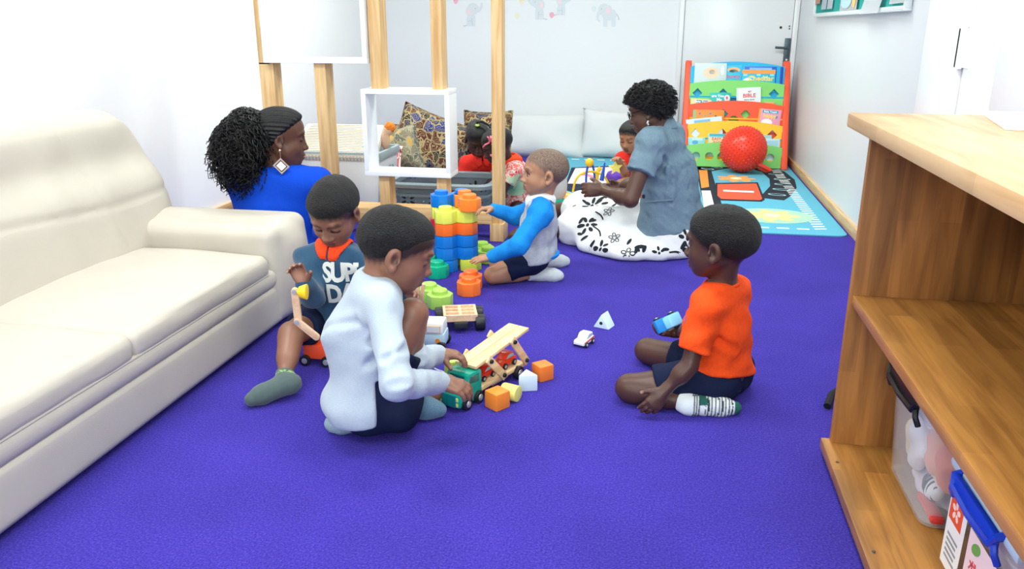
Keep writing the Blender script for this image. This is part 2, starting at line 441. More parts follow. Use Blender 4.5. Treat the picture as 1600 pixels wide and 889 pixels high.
# back door
M_door = mat('door_gloss_white', '#e4e7ea', .22)
d = tag(BM() and obj('door_1', box(BM(), (.615, WY1-.012, 1.02), (.93, .024, 2.04), bev=.004), M_door), kind='structure')
bm = BM()
for x in (.125, 1.105): box(bm, (x, WY1-.02, 1.05), (.045, .04, 2.1), bev=.006)
box(bm, (.615, WY1-.02, 2.075), (1.03, .04, .05), bev=.006); obj('door_frame', bm, M_door, d)
M_steel = mat('dark_grey_metal', '#4b5a62', .35, metal=.6)
bm = BM(); box(bm, (1.052, WY1-.03, .925), (.05, .012, .265), bev=.004); h = obj('handle_plate', bm, M_steel, d)
bm = BM(); cyl(bm, (1.052, WY1-.03, .975), (1.052, WY1-.075, .975), .011); tube(bm, [(1.052, WY1-.075, .975), (1.0, WY1-.078, .977), (.945, WY1-.075, .98)], .0105, 10); obj('lever', bm, M_steel, h)
bm = BM(); cyl(bm, (1.055, WY1-.034, .875), (1.055, WY1-.038, .875), .009); obj('keyhole', bm, mat('pale_brass', '#c9d2d6', .3, metal=.5), h)
bm = BM()
for q in ((1220, 43), (1233.5, 41), (1233.5, 45)):
    p = atY(q[0], q[1], WY1-.026); cyl(bm, p, p+np.array([0, -.004, 0]), .011 if q[0] < 1230 else .006, seg=12)
obj('screw_hole', bm, mat('dark_hole', '#22282c', .7), d)
# right door: white frame, leaf with recessed panels, hinge
d2 = tag(obj('door_2', box(BM(), (WX1-.006, 2.84, 1.02), (.02, 1.06, 2.04)), M_white), kind='structure')
bm = BM(); box(bm, (WX1-.02, 3.63, 1.05), (.05, .48, 2.1), bev=.012); obj('door_frame', bm, M_white, d2)
for y0, y1, z0, z1 in ((3.06, 3.37, 0.02, 2.03), (2.3, 3.06, .875, 2.03), (2.3, 3.06, .02, .25), (2.3, 2.5, .25, .875)):
    bm = BM(); box(bm, (WX1-.022, (y0+y1)/2, (z0+z1)/2), (.024, y1-y0-.002, z1-z0-.002), bev=.004); obj('door_rail', bm, M_white, d2)
bm = BM(); box(bm, (WX1-.016, 3.379, 1.02), (.01, .013, 2.04)); obj('door_gap_shade', bm, mat('dark_red_gap_shade', '#8d4a58', .6), d2, False)  # dark red strip painted in for the shaded gap between frame and leaf
bm = BM(); cyl(bm, (WX1-.045, 3.382, 1.0), (WX1-.045, 3.382, 1.15), .013, seg=14); box(bm, (WX1-.04, 3.41, 1.075), (.01, .06, .14)); box(bm, (WX1-.034, 3.345, 1.075), (.006, .06, .14)); obj('hinge', bm, mat('white_enamel', '#eef1f4', .25), d2)
bm = BM(); box(bm, (WX1-.02, 2.93, .70), (.014, .012, .4)); obj('slot', bm, mat('dark_gap', '#47405a', .6), d2, False)
# notice board on the right wall
t = thing('notice_board', 'green felt notice board with pinned papers on the right wall', 'board', (WX1, 5.55, 1.235))
bm = BM(); box(bm, (-.012, 0, .45), (.014, 2.5, .88)); obj('felt_panel', bm, mat('teal_felt', '#0d8f88', .9, bump=.3, bscale=400), t, False)
bm = BM(); box(bm, (-.02, 0, .0), (.04, 2.54, .026), bev=.004); box(bm, (-.02, 0, .9), (.04, 2.54, .026), bev=.004)
for y in (-1.26, 1.26): box(bm, (-.02, y, .45), (.035, .025, .9), bev=.004)
obj('frame', bm, mat('aluminium_frame', '#d9e1e2', .3, metal=.3), t)
papers = [(1.17, .26, .075, '#f0b7a2', 'peach sheet with a pale oval pinned at the far end of the notice board'), (.86, .19, .03, '#dde4f2', 'pale blue sheet pinned second from the far end of the notice board'),
          (.64, .19, .03, '#e2e6f2', 'pale lilac sheet overlapping its blue neighbour on the notice board'), (0.03, .5, .01, '#e8e4ea', 'picture page with a pastel drawing in the middle of the notice board'),
          (-.63, .42, -.02, '#e9ecf2', 'curled white sheet hanging over the lower edge of the notice board'), (-1.1, .26, .02, '#f2f5f8', 'narrow white sheet pinned at the near end of the notice board')]
for i, (y, w, z, c, lb) in enumerate(papers):
    p = thing('pinned_paper', lb, 'paper', (WX1-.022-.001*(i % 2), 5.55+y, 1.24+z), group='papers pinned on the notice board')
    bm = BM()
    n = 6
    for k in range(n+1):
        zz = .55*(k/n); cur = .028*max(0, 1-k/2)**2 if i == 4 else .006*max(0, 1-k/3)
        for s in (-1, 1): bm.verts.new((-.004-cur, s*w/2, zz))
    bm.verts.ensure_lookup_table()
    for k in range(n): bm.faces.new([bm.verts[j] for j in (2*k, 2*k+1, 2*k+3, 2*k+2)])
    bmesh.ops.solidify(bm, geom=bm.faces[:], thickness=.0015); obj('sheet', bm, mat('paper_'+c, c, .6), p)
    if i == 0: obj('oval_print', prism(BM(), ellipse(0, .16, .07, .11), 0, .001, M=MX((0, 1, 0), (0, 0, 1), (-1, 0, 0), (-.0115, 0, 0))), mat('paper_pale', '#e3ece6', .6), p)
    if i == 3:
        for (yy, zz, a, b, cc) in ((.06, .06, .16, .05, '#a9c7d8'), (-.17, .07, .05, .06, '#e8b86a'), (.1, .2, .06, .04, '#d79aa6'), (-.02, .2, .05, .04, '#c98aa0')):
            obj('colour_print', prism(BM(), ellipse(yy, zz, a, b), 0, .001, M=MX((0, 1, 0), (0, 0, 1), (-1, 0, 0), (-.0115, 0, 0))), mat('print_'+cc, cc, .6), p)
# elephant wall stickers
def elephant(px, py, s, flip, label, kind):
    o = atY(px, py, WY1-.001); t = thing('elephant_sticker', label, 'sticker', o, group='elephant stickers on the back wall')
    f = -1 if flip else 1; Mx = MX((s*f, 0, 0), (0, 0, s), (0, -f*1, 0) if not flip else (0, -1, 0))
    g = mat('sticker_grey', '#d0d8df', .6); pk = mat('sticker_pink', '#e9d0dc', .6); dk = mat('sticker_dark', '#a9b4be', .6)
    def put(nm, pts, m, z): obj(nm, prism(BM(), pts, z, z+.0006, M=Mx), m, t, False)
    def strip(nm, path, w0, w1, m, z):
        L_, R_ = [], []
        for i, p in enumerate(path):
            a = path[max(i-1, 0)]; b = path[min(i+1, len(path)-1)]; dx, dy = b[0]-a[0], b[1]-a[1]; l = math.hypot(dx, dy); w = w0+(w1-w0)*i/(len(path)-1)
            L_.append((p[0]-dy/l*w, p[1]+dx/l*w)); R_.append((p[0]+dy/l*w, p[1]-dx/l*w))
        put(nm, L_+R_[::-1], m, z)
    if kind == 'sit':      # sitting, trunk up
        put('body', [(-.38, -.9), (-.42, -.4), (-.3, .0), (0, .1), (.25, -.05), (.3, -.5), (.28, -.92), (.05, -.9)], g, .0002)
        put('head', ellipse(.1, .38, .48, .44), g, .0009)
        strip('trunk', [(.35, .25), (.6, .3), (.78, .5), (.82, .85)], .16, .08, g, .0005)
        put('ear', ellipse(-.22, .2, .25, .36), g, .0016); put('inner_ear', ellipse(-.2, .17, .16, .24), pk, .0023)
        strip('tail', [(-.38, -.82), (-.6, -.9), (-.68, -.86)], .02, .03, dk, .0004); put('eye', ellipse(.3, .42, .035, .045), dk, .0023)
        strip('leg_line', [(.02, -.3), (.05, -.9)], .012, .012, dk, .0009); strip('belly_line', [(-.35, -.55), (-.1, -.5), (.02, -.55)], .01, .01, dk, .0009)
    else:                  # standing, trunk down
        put('body', ellipse(-.1, -.05, .55, .42), g, .0002)
        for x in (-.42, .18): put('leg', [(x-.15, -.2), (x+.15, -.2), (x+.15, -.86), (x-.15, -.88)], g, .0004)
        put('head', ellipse(.32, .3, .42, .42), g, .0009)
        strip('trunk', [(.6, .2), (.74, -.1), (.72, -.4), (.55, -.5)], .14, .07, g, .0006)
        put('ear', ellipse(-.02, .25, .26, .36), g, .0016); put('inner_ear', ellipse(-.02, .22, .18, .26), pk, .0023)
        put('eye', ellipse(.48, .35, .035, .045), dk, .0023); strip('tail', [(-.62, .0), (-.78, -.25), (-.8, -.4)], .02, .03, dk, .0004)
elephant(737, 22, .12, False, 'grey elephant wall sticker with raised trunk left of the tall post', 'sit')
elephant(842, 12, .115, True, 'grey elephant wall sticker seen from behind right of the tall post', 'sit')
elephant(878, 6, .11, False, 'grey elephant wall sticker cut by the top edge of the picture', 'sit')
elephant(950, 22, .125, True, 'grey elephant wall sticker standing, nearest the door', 'stand')
for px, py, c, lb in ((712, 2, '#e9a9bf', 'pink heart sticker left of the raised-trunk elephant'), (815, 3, '#e6dcc0', 'cream dot sticker above the middle elephants'), (808, 25, '#dfe3c6', 'small pale yellow dot sticker between post and elephant'), (862, 24, '#e6a9bd', 'pink drop sticker between two elephants'), (928, 14, '#cfe0dd', 'pale green dot sticker beside the standing elephant')):
    o = atY(px, py, WY1-.001); s = thing('wall_sticker', lb, 'sticker', o)
    obj('print', prism(BM(), [(p[0], p[1]+.3*abs(p[0])) for p in ellipse(0, 0, .022, .026)], 0, .0008, M=MX((1, 0, 0), (0, 0, 1), (0, -1, 0))), mat('stk'+c, c, .6), s, False)
# ------------------------------------------------------------------ sofa
M_leather = mat('cream_leather', '#b9b2a7', .5, bump=.14, bscale=350, var=.03, vscale=6)
t = thing('sofa', 'cream leather sofa along the left wall', 'sofa', (-1.9, 1.3, 0))
SO = (-1.9, 1.3, 0)
def sofa(nm, s, res=.011): return sdf_obj(nm, s, res, M_leather, t, SO)
s = SDF(); s.box((-1.895, 1.25, .105), (.447, 1.86, .085), .03); sofa('base_panel', s, .014)
s = SDF(); s.box((-1.88, 1.25, .215), (.435, 1.86, .04), .03); sofa('front_band', s, .014)
for y0, y1 in ((-.46, 1.925), (1.905, 2.765)):
    s = SDF(); yc, hy = (y0+y1)/2, (y1-y0)/2
    s.box((-1.79, yc, .275), (.345, hy, .048), .038); s.ell((-1.8, yc, .3), (.33, hy*.97, .045), k=.05)
    s.disp(sines(4, .22, .0035)); sofa('seat_cushion', s)
bm = BM(); tube(bm, [(-1.452, y, .245) for y in np.linspace(-.4, 2.74, 20)], .0045, 6); bmesh.ops.translate(bm, vec=(1.9, -1.3, 0), verts=bm.verts); obj('piping', bm, M_leather, t)
s = SDF(); s.box((-1.795, 2.945, .22), (.355, .165, .2), .05); s.cone((-2.1, 2.945, .35), (-1.49, 2.945, .31), .10, .085, k=.05); s.ell((-1.5, 2.945, .22), (.09, .16, .19), k=.05)
s.disp(sines(9, .2, .003)); sofa('arm', s)
s = SDF(); s.box((-1.795, -.46, .22), (.355, .165, .2), .05); sofa('arm', s, .016)
# back: leaning cushions
lean = np.array([[math.cos(.2), 0, math.sin(.2)], [0, 1, 0], [-math.sin(.2), 0, math.cos(.2)]])
for y0, y1 in ((-.4, 1.55), (1.53, 3.05)):
    s = SDF(); yc, hy = (y0+y1)/2, (y1-y0)/2
    s.box((-2.14, yc, .52), (.10, hy, .31), .075, R=lean); s.box((-2.09, yc, .42), (.105, hy*.97, .19), .09, R=lean, k=.08)
    s.cone((-2.2, y0+.18, .75), (-2.2, y1-.2, .75), .095, k=.06)
    if y1 > 2: s.cut.append((np.array([0, 3.0, .8]), nrm((0, .85, .5)), .16))
    def seam(P):
        o = .006*np.exp(-((P[..., 2]-.53-.02*np.sin(P[..., 1]*4))/.012)**2)
        o = o+.005*np.exp(-((P[..., 1]-2.62+.3*(P[..., 2]-.5))/.010)**2)
        return (o+.0028*np.sin(P[..., 1]*17+3*np.sin(P[..., 2]*3)+2*np.sin(P[..., 1]*5))*np.exp(-((P[..., 2]-.6)/.16)**2)).astype(np.float32)
    s.disp(seam); sofa('back_cushion', s, .012)
s = SDF(); s.box((-2.27, 1.3, .35), (.07, 1.75, .33), .05); sofa('back_frame', s, .018)
for x in (-1.52, -2.22):
    for y in (-.4, 2.9):
        bm = BM(); box(bm, (x+1.9, y-1.3, .0125), (.06, .06, .025)); obj('foot', bm, mat('black_plastic', '#17181a', .5), t)
# ------------------------------------------------------------------ wooden cabinet on the right
M_cab = wood('laminated_wood', '#8a5a28', '#a87238', (9, 9, .8), 5, .45, stave=(.45, .052, (0, math.pi/2, 0)), knots=.8)  # carcass wood darkened, the shade inside the cabinet put into its colour
M_cabx = wood('laminated_wood_shelf', '#96632c', '#b8813f', (10, .8, 9), 5, .42, stave=(.5, .058, (0, 0, math.pi/2)), knots=.8)
M_cabz = wood('laminated_wood_side', '#8c5a2a', '#b27a3c', (8, 10, .7), 5, .5, stave=(.42, .05, (math.pi/2, 0, math.pi/2)), knots=.9)
M_top = wood('lit_wood_top', '#b98d5c', '#d3b083', (6, .7, 5), 4, .35, stave=(.6, .07, (0, 0, math.pi/2)), knots=.4)  # paler than the carcass: the light on the top is in the colour
t = thing('wooden_cabinet', 'low open wooden cabinet with two shelves against the right wall', 'cabinet', (.8, 1.3, 0)); CB = np.array((.8, 1.3, 0))
def cb(nm, c, s_, m, bev=.004):
    bm = BM(); box(bm, np.array(c)-CB, s_, bev=bev); return obj(nm, bm, m, t)
cb('top', (.785, 1.29, .925), (.64, 1.84, .036), M_top, .007)
cb('side_panel', (.812, 2.145, .455), (.6, .026, .905), M_cabz, .003)
cb('side_panel', (.812, .43, .455), (.6, .026, .905), M_cabz, .003)
cb('shelf', (.805, 1.29, .467), (.575, 1.69, .028), M_cabx, .004)
cb('shelf', (.80, 1.29, .033), (.62, 1.74, .03), M_cabx, .004)
cb('plinth', (.83, 1.29, .009), (.5, 1.6, .018), M_cabx, .001)
cb('back_panel', (1.105, 1.29, .455), (.014, 1.7, .87), M_cab, .001)
for q in ((1308, 722), (1365, 862)):
    p = flo(q[0], q[1], .049); bm = BM(); cyl(bm, p-CB, p-CB+UP*.0015, .004, seg=12); obj('screw', bm, mat('screw_steel', '#7d8388', .3, metal=.8), t)
M_clear = mat('clear_plastic', '#e6eef6', .12, alpha=.2)
M_lid = mat('frosted_lid', '#c3d9f2', .25, alpha=.82)
def storage_bin(loc, w, dpt, h, label, clipm, rz=0):
    t = thing('storage_bin', label, 'storage bin', loc, rz, group='clear storage bins in the cabinet')
    # x: depth into the cabinet, y: along the shelf; open hollow body
    bm = BM(); n = []
    def ring(ins, z, r=.03):
        hx, hy = dpt/2-ins, w/2-ins; o = []
        for cx, cy, a0 in ((hx-r, hy-r, 0), (-hx+r, hy-r, 90), (-hx+r, -hy+r, 180), (hx-r, -hy+r, 270)):
            for k in range(5):
                a = math.radians(a0+22.5*k); o.append(bm.verts.new((cx+r*math.cos(a), cy+r*math.sin(a), z)))
        return o
    R = [ring(.03, .0), ring(.022, .006), ring(.006, h*.9), ring(0, h*.9), ring(0, h), ring(.006, h), ring(.0095, h*.9), ring(.026, .01)]
    bm.faces.new(R[0][::-1]); bm.faces.new(R[-1])
    for A, B in zip(R, R[1:]):
        for k in range(20): bm.faces.new((A[k], A[(k+1) % 20], B[(k+1) % 20], B[k]))
    obj('tub', bm, M_clear, t, angle=30)
    bm = BM(); box(bm, (0, 0, h+.012), (dpt+.016, w+.016, .02), bev=.008); box(bm, (0, 0, h+.024), (dpt-.05, w-.05, .014), bev=.006); obj('lid', bm, M_lid, t)
    bm = BM(); x = -dpt/2-.012; L = w*.66
    tube(bm, [(x+.014, -L/2, h+.02), (x-.006, -L/2, h+.012), (x-.010, -L/2+.012, h-.008), (x-.011, 0, h-.014), (x-.010, L/2-.012, h-.008), (x-.006, L/2, h+.012), (x+.014, L/2, h+.02)], .0085, 8)
    box(bm, (x-.004, 0, h+.004), (.012, L, .03), bev=.004)
    for s_ in (-1, 1): tube(bm, [(x-.004, s_*(L/2-.01), h+.0), (x-.006, s_*(L/2+.004), h-.02), (x+.002, s_*(L/2+.006), h-.04)], .007, 8)
    obj('clip', bm, clipm, t)
    return t
storage_bin((.765, 1.885, .049), .33, .30, .285, 'clear storage bin with black clip and soft toys, farther in on the bottom shelf', mat('black_clip', '#15161a', .35))
b2 = storage_bin((.795, 1.475, .049), .33, .30, .222, 'clear storage bin with bright blue clip and orange label, nearest the camera', mat('blue_clip', '#1440c8', .3))
# printed label on the front of the nearer bin
Ml = MX((0, -1, 0), (0, 0, 1), (-1, 0, 0), (-.153, .10, .10))
obj('label', prism(BM(), [(-.045, -.09), (.045, -.09), (.05, .07), (.04, .085), (-.04, .085), (-.045, .07)], 0, .0008, M=Ml), mat('label_white', '#eef0f0', .5), b2, False)
obj('label_emblem', prism(BM(), [(-.038, .02), (.03, .02), (.03, .078), (-.038, .078)], .0008, .0014, M=Ml), mat('label_orange', '#e8552d', .5), b2, False)
bm = BM()
for a in range(5): prism(bm, ellipse(-.004+.014*math.cos(a*1.257+.3), .05+.014*math.sin(a*1.257+.3), .006, .009, 10, a*1.257+.3-1.57), .0014, .0019, M=Ml)
obj('label_flower', bm, mat('label_pale', '#f6d9cc', .5), b2, False)
for k in range(5): obj('label_line', prism(BM(), [(-.03, -.015-.013*k), (.028-.006*(k % 2), -.015-.013*k), (.028-.006*(k % 2), -.009-.013*k), (-.03, -.009-.013*k)], .0008, .0012, M=Ml), mat('label_grey', '#8f9499', .6), b2, False)
Mb = MX((0, -1, 0), (0, 0, 1), (-1, 0, 0), (-.1525, -.06, .085))
obj('label_panel', prism(BM(), [(-.09, -.08), (.09, -.08), (.09, .05), (.04, .08), (-.09, .08)], 0, .0008, M=Mb), mat('label_pink', '#f1d7dd', .5), b2, False)
text_obj('label_lettering', 'ボックス', .035, mat('label_red', '#d04a56', .5), b2, Mb @ T((.0, .01, .001)), .02)
obj('label_leaf', prism(BM(), ellipse(-.05, .055, .022, .012, 12, .5), .0008, .0014, M=Mb), mat('label_green', '#6aa551', .5), b2, False)
# what lies in the bins
def lump(nm, lb, cat, c, r, col, R=None, amp=.012, extra=None):
    c = np.array(c); s = SDF(); s.ell(c, r, R)
    if extra: extra(s, c)
    s.disp(sines(int(c[1]*991) % 97, .07, amp)); t = thing(nm, lb, cat, (c[0], c[1], c[2]-r[2])); 
    sdf_obj('body', s, .006, col, t, (c[0], c[1], c[2]-r[2])); return t
lump('soft_toy', 'peach soft toy upright in the middle of the far clear bin', 'toy', (.715, 1.86, .185), (.05, .06, .10), mat('peach_plush', '#f0a77f', .9, bump=.3, bscale=200), extra=lambda s, c: s.ell(c+[0, .03, .09], (.035, .04, .035)))
lump('soft_toy', 'white plush toy pressed against the far bin\'s front wall', 'toy', (.672, 1.93, .19), (.022, .05, .09), mat('white_plush', '#e9edf2', .9, bump=.3, bscale=200), extra=lambda s, c: s.ell(c+[0, -.02, .07], (.02, .03, .03)))
lump('soft_toy', 'orange pink cloth toy by the near end of the far clear bin', 'toy', (.70, 1.775, .20), (.04, .04, .07), mat('coral_plush', '#ee8f78', .9, bump=.3, bscale=200))
lump('folded_cloth', 'pale lilac cloth lying at the bottom of the far clear bin', 'cloth', (.755, 1.885, .085), (.10, .125, .030), mat('lilac_cloth', '#d9d4e4', .9, bump=.3, bscale=120))
lump('soft_toy', 'cream plush toy at the far corner inside the far clear bin', 'toy', (.70, 2.0, .15), (.045, .03, .07), mat('cream_plush', '#efe2c4', .9, bump=.3, bscale=200))
z = lump('soft_toy', 'black and white striped plush toy low in the far clear bin', 'toy', (.673, 1.80, .125), (.02, .042, .028), mat('white_plush', '#e9edf2', .9))
for k in range(5):
    a = -.03+.015*k; bm = BM(); pts = [(-.0215*math.cos(math.asin(min(.99, abs(a)/.042)))*math.cos(q), a, .028+.0295*math.cos(math.asin(min(.99, abs(a)/.042)))*math.sin(q)) for q in np.linspace(-1.2, 1.2, 8)]; tube(bm, pts, .0028, 6); obj('stripe', bm, mat('black_stripe', '#191a20', .8), z)
bm = BM(); box(bm, (0, 0, .012), (.03, .12, .018), bev=.008); t = thing('toy_brush', 'red plastic stick low at the near end of the far clear bin', 'toy', (.668, 1.79, .066)); obj('body', bm, mat('red_plastic', '#d8413c', .4), t)
lump('folded_cloth', 'pink cloth filling the nearer clear bin', 'cloth', (.79, 1.48, .15), (.10, .13, .08), mat('pink_cloth', '#efc4d2', .9, bump=.3, bscale=120))
# small things on the cabinet
t = thing('plastic_bowl', 'pale green plastic bowl upside down on the middle shelf', 'bowl', (.98, 2.045, .481)); bm = BM()
lathe(bm, [(.046, 0), (.048, .02), (.042, .042), (.03, .055), (0, .06)]); obj('shell', bm, mat('pale_green_plastic', '#cfe6b4', .35), t)
t = thing('booklet', 'white booklet lying at the back of the cabinet top', 'booklet', (.845, 2.0, .943), -.2); bm = BM(); box(bm, (0, 0, .007), (.21, .29, .014), bev=.002); obj('pages', bm, mat('paper_white', '#f3f4f5', .5), t)
t = thing('black_strap', 'black strap end sticking out behind the cabinet', 'strap', flo(1292, 640)); bm = BM(); tube(bm, [(0, 0, .012), (.02, .05, .03), (.05, .09, .035)], [.012, .012, .01], 8); obj('webbing', bm, mat('black_fabric', '#14151b', .8), t)
# ------------------------------------------------------------------ wooden room divider with two white box frames
M_pine = wood('pine', '#c99c62', '#e0be8b', (12, 12, .8), 4, .5, knots=.55)
M_pineh = wood('pine_beam', '#c3975d', '#dcb783', (.8, 12, 12), 4, .5, knots=.4)
M_frame = mat('white_frame_paint', '#eff2f6', .4)
t = thing('room_divider', 'pine post room divider with two white box frames behind the children', 'divider', (-1.5, 4.38, 0)); DV = np.array((-1.5, 4.38, 0)); Y0 = 4.33
def dvp(nm, boxes, m, bev=.003):
    bm = BM()
    for x0, x1, y0, y1, z0, z1 in boxes: box(bm, np.array(((x0+x1)/2, (y0+y1)/2, (z0+z1)/2))-DV, (x1-x0, y1-y0, z1-z0), bev=bev)
    return obj(nm, bm, m, t)
dvp('post', [(-2.24, -2.155, Y0+.02, Y0+.12, .10, .963), (-2.24, -2.17, Y0+.02, Y0+.12, .95, 2.1)], M_pine)
dvp('post', [(-1.905, -1.838, Y0, Y0+.11, .16, .962)], M_pine)
dvp('post', [(-1.578, -1.51, Y0, Y0+.11, .828, 2.1)], M_pine)
dvp('post', [(-1.232, -1.172, Y0, Y0+.11, .828, 2.1)], M_pine)
dvp('post', [(-.905, -.848, Y0, Y0+.1, 0, 2.1)], M_pine)
dvp('post', [(-1.56, -1.50, Y0, Y0+.11, .16, .352)], M_pine)
dvp('post', [(-1.222, -1.165, Y0, Y0+.11, .16, .352)], M_pine)
dvp('post', [(-2.24, -2.155, Y0+.02, Y0+.12, 0, .1)], M_pine)
dvp('base_beam', [(-2.26, -.905, Y0-.01, Y0+.16, .095, .16)], M_pineh)
dvp('foot', [(-.915, -.838, Y0-.02, Y0+.12, 0, .10)], M_pine)
dvp('top_beam', [(-2.26, -.845, Y0, Y0+.12, 2.1, 2.2)], M_pineh)
def frame(x0, x1, z0, z1, y0, dp, th):
    dvp('box_frame', [(x0, x1, y0, y0+dp, z0, z0+th), (x0, x1, y0, y0+dp, z1-th, z1), (x0, x0+th, y0, y0+dp, z0+th, z1-th), (x1-th, x1, y0, y0+dp, z0+th, z1-th)], M_frame, .0015)
frame(-1.63, -1.132, .352, .828, Y0-.03, .17, .026)
frame(-2.185, -1.583, .962, 1.56, Y0-.03, .19, .026)
# ------------------------------------------------------------------ white hamper bins behind the divider
M_hamp = mat('pale_grey_plastic', '#dfe4e8', .45, bump=.25, bscale=120); M_rim = mat('grey_rim', '#a3b3b8', .45); M_weave = mat('beige_woven_plastic', '#ddd5c6', .55)
t = thing('hamper', 'pale grey hamper bin with grey rim and open woven lid', 'bin', (-2.0, 4.95, 0)); bm = BM()
prism(bm, [(-.29, -.2), (.29, -.2), (.29, .2), (-.29, .2)], .0, .36, bev=.03)
for v in bm.verts: v.co.x *= 1+.15*(v.co.z-.36); v.co.y *= 1+.15*(v.co.z-.36)
obj('tub', bm, M_hamp, t)
bm = BM()
for s_ in (-1, 1): box(bm, (0, s_*.195, .385), (.60, .022, .05), bev=.006); box(bm, (s_*.29, 0, .385), (.022, .37, .05), bev=.006)
obj('rim', bm, M_rim, t)
bm = BM(); tube(bm, [(.288, -.03, .22), (.306, -.03, .23), (.306, -.03, .31), (.306, .03, .31), (.306, .03, .23), (.288, .03, .22)], .006, 6); obj('handle', bm, M_rim, t)
bm = BM(); Mt = T((0, -.05, .405), (-.35*0, 0, 0))
prism(bm, [(-.30, -.19), (.29, -.19), (.235, .19), (-.30, .19)], 0, .05, bev=.018)
Ml_ = T((-.01, -.02, .425), (math.radians(24), 0, 0)); bmesh.ops.transform(bm, matrix=Ml_, verts=bm.verts); l = obj('lid', bm, M_weave, t)
bm = BM()
for k in range(17): box(bm, (-.03, -.165+.0205*k, .052), (.5-.055*k/17, .011, .006))
for k in range(22): box(bm, (-.27+.0225*k, -.193, .025), (.008, .006, .034))
bmesh.ops.transform(bm, matrix=Ml_, verts=bm.verts); tag(obj('weave', bm, M_weave, l, False), kind='stuff')
# plush toy hanging out of the hamper
t = thing('soft_toy', 'orange haired cloth doll poking out of the hamper', 'toy', (-1.735, 5.0, .40)); s = SDF(); o = np.array((-1.735, 5.0, .40))
s.ell(o+[0.0, -.03, .06], (.03, .03, .06)); s.ell(o+[.02, -.02, .12], (.032, .03, .032)); sdf_obj('body', s, .006, mat('doll_skin', '#dcb69a', .8), t, o)
s = SDF(); s.ell(o+[.03, -.015, .14], (.036, .034, .036)); s.disp(sines(3, .02, .008)); sdf_obj('hair', s, .005, mat('orange_wool', '#e8822c', .9), t, o)
bm = BM(); box(bm, (0, 0, .015), (.08, .05, .03), bev=.01); t2 = thing('cloth_scrap', 'teal cloth scrap on the rim of the hamper', 'cloth', (-1.80, 4.84, .41)); obj('cloth', bm, mat('teal_cloth', '#3ab3b8', .8), t2)
# ------------------------------------------------------------------ pillows
def wax(name, cols, scale, line='#a8956a', seed=0, lw=.06):
    m = bpy.data.materials.new(name); m.use_nodes = True; N = m.node_tree.nodes; L = m.node_tree.links; b = N['Principled BSDF']; b.inputs['Roughness'].default_value = .85
    tc = N.new('ShaderNodeTexCoord'); nz = N.new('ShaderNodeTexNoise'); nz.inputs['Scale'].default_value = scale*.8; L.new(tc.outputs['Object'], nz.inputs[0])
    ad = N.new('ShaderNodeVectorMath'); ad.operation = 'MULTIPLY_ADD'; ad.inputs[1].default_value = (.12,)*3; L.new(nz.outputs['Color'], ad.inputs[0]); L.new(tc.outputs['Object'], ad.inputs[2])
    v = N.new('ShaderNodeTexVoronoi'); v.inputs['Scale'].default_value = scale; L.new(ad.outputs[0], v.inputs['Vector'])
    e = N.new('ShaderNodeTexVoronoi'); e.feature = 'DISTANCE_TO_EDGE'; e.inputs['Scale'].default_value = scale; L.new(ad.outputs[0], e.inputs['Vector'])
    sp = N.new('ShaderNodeSeparateColor'); L.new(v.outputs['Color'], sp.inputs[0])
    r = ramp(N, [(i/len(cols), c) for i, c in enumerate(cols)], 'CONSTANT'); L.new(sp.outputs[0], r.inputs[0])
    wv = N.new('ShaderNodeMath'); wv.operation = 'SINE'; ml = N.new('ShaderNodeMath'); ml.operation = 'MULTIPLY'; ml.inputs[1].default_value = 38; L.new(v.outputs['Distance'], ml.inputs[0]); L.new(ml.outputs[0], wv.inputs[0])
    g = N.new('ShaderNodeMath'); g.operation = 'GREATER_THAN'; g.inputs[1].default_value = .80; L.new(wv.outputs[0], g.inputs[0])
    lt = N.new('ShaderNodeMath'); lt.operation = 'LESS_THAN'; lt.inputs[1].default_value = lw; L.new(e.outputs['Distance'], lt.inputs[0])
    mxm = N.new('ShaderNodeMath'); mxm.operation = 'MAXIMUM'; L.new(g.outputs[0], mxm.inputs[0]); L.new(lt.outputs[0], mxm.inputs[1])
    mx = N.new('ShaderNodeMix'); mx.data_type = 'RGBA'; L.new(mxm.outputs[0], mx.inputs[0]); L.new(r.outputs[0], mx.inputs[6]); mx.inputs[7].default_value = lin(line)+(1,)
    L.new(mx.outputs[2], b.inputs['Base Color']); return m
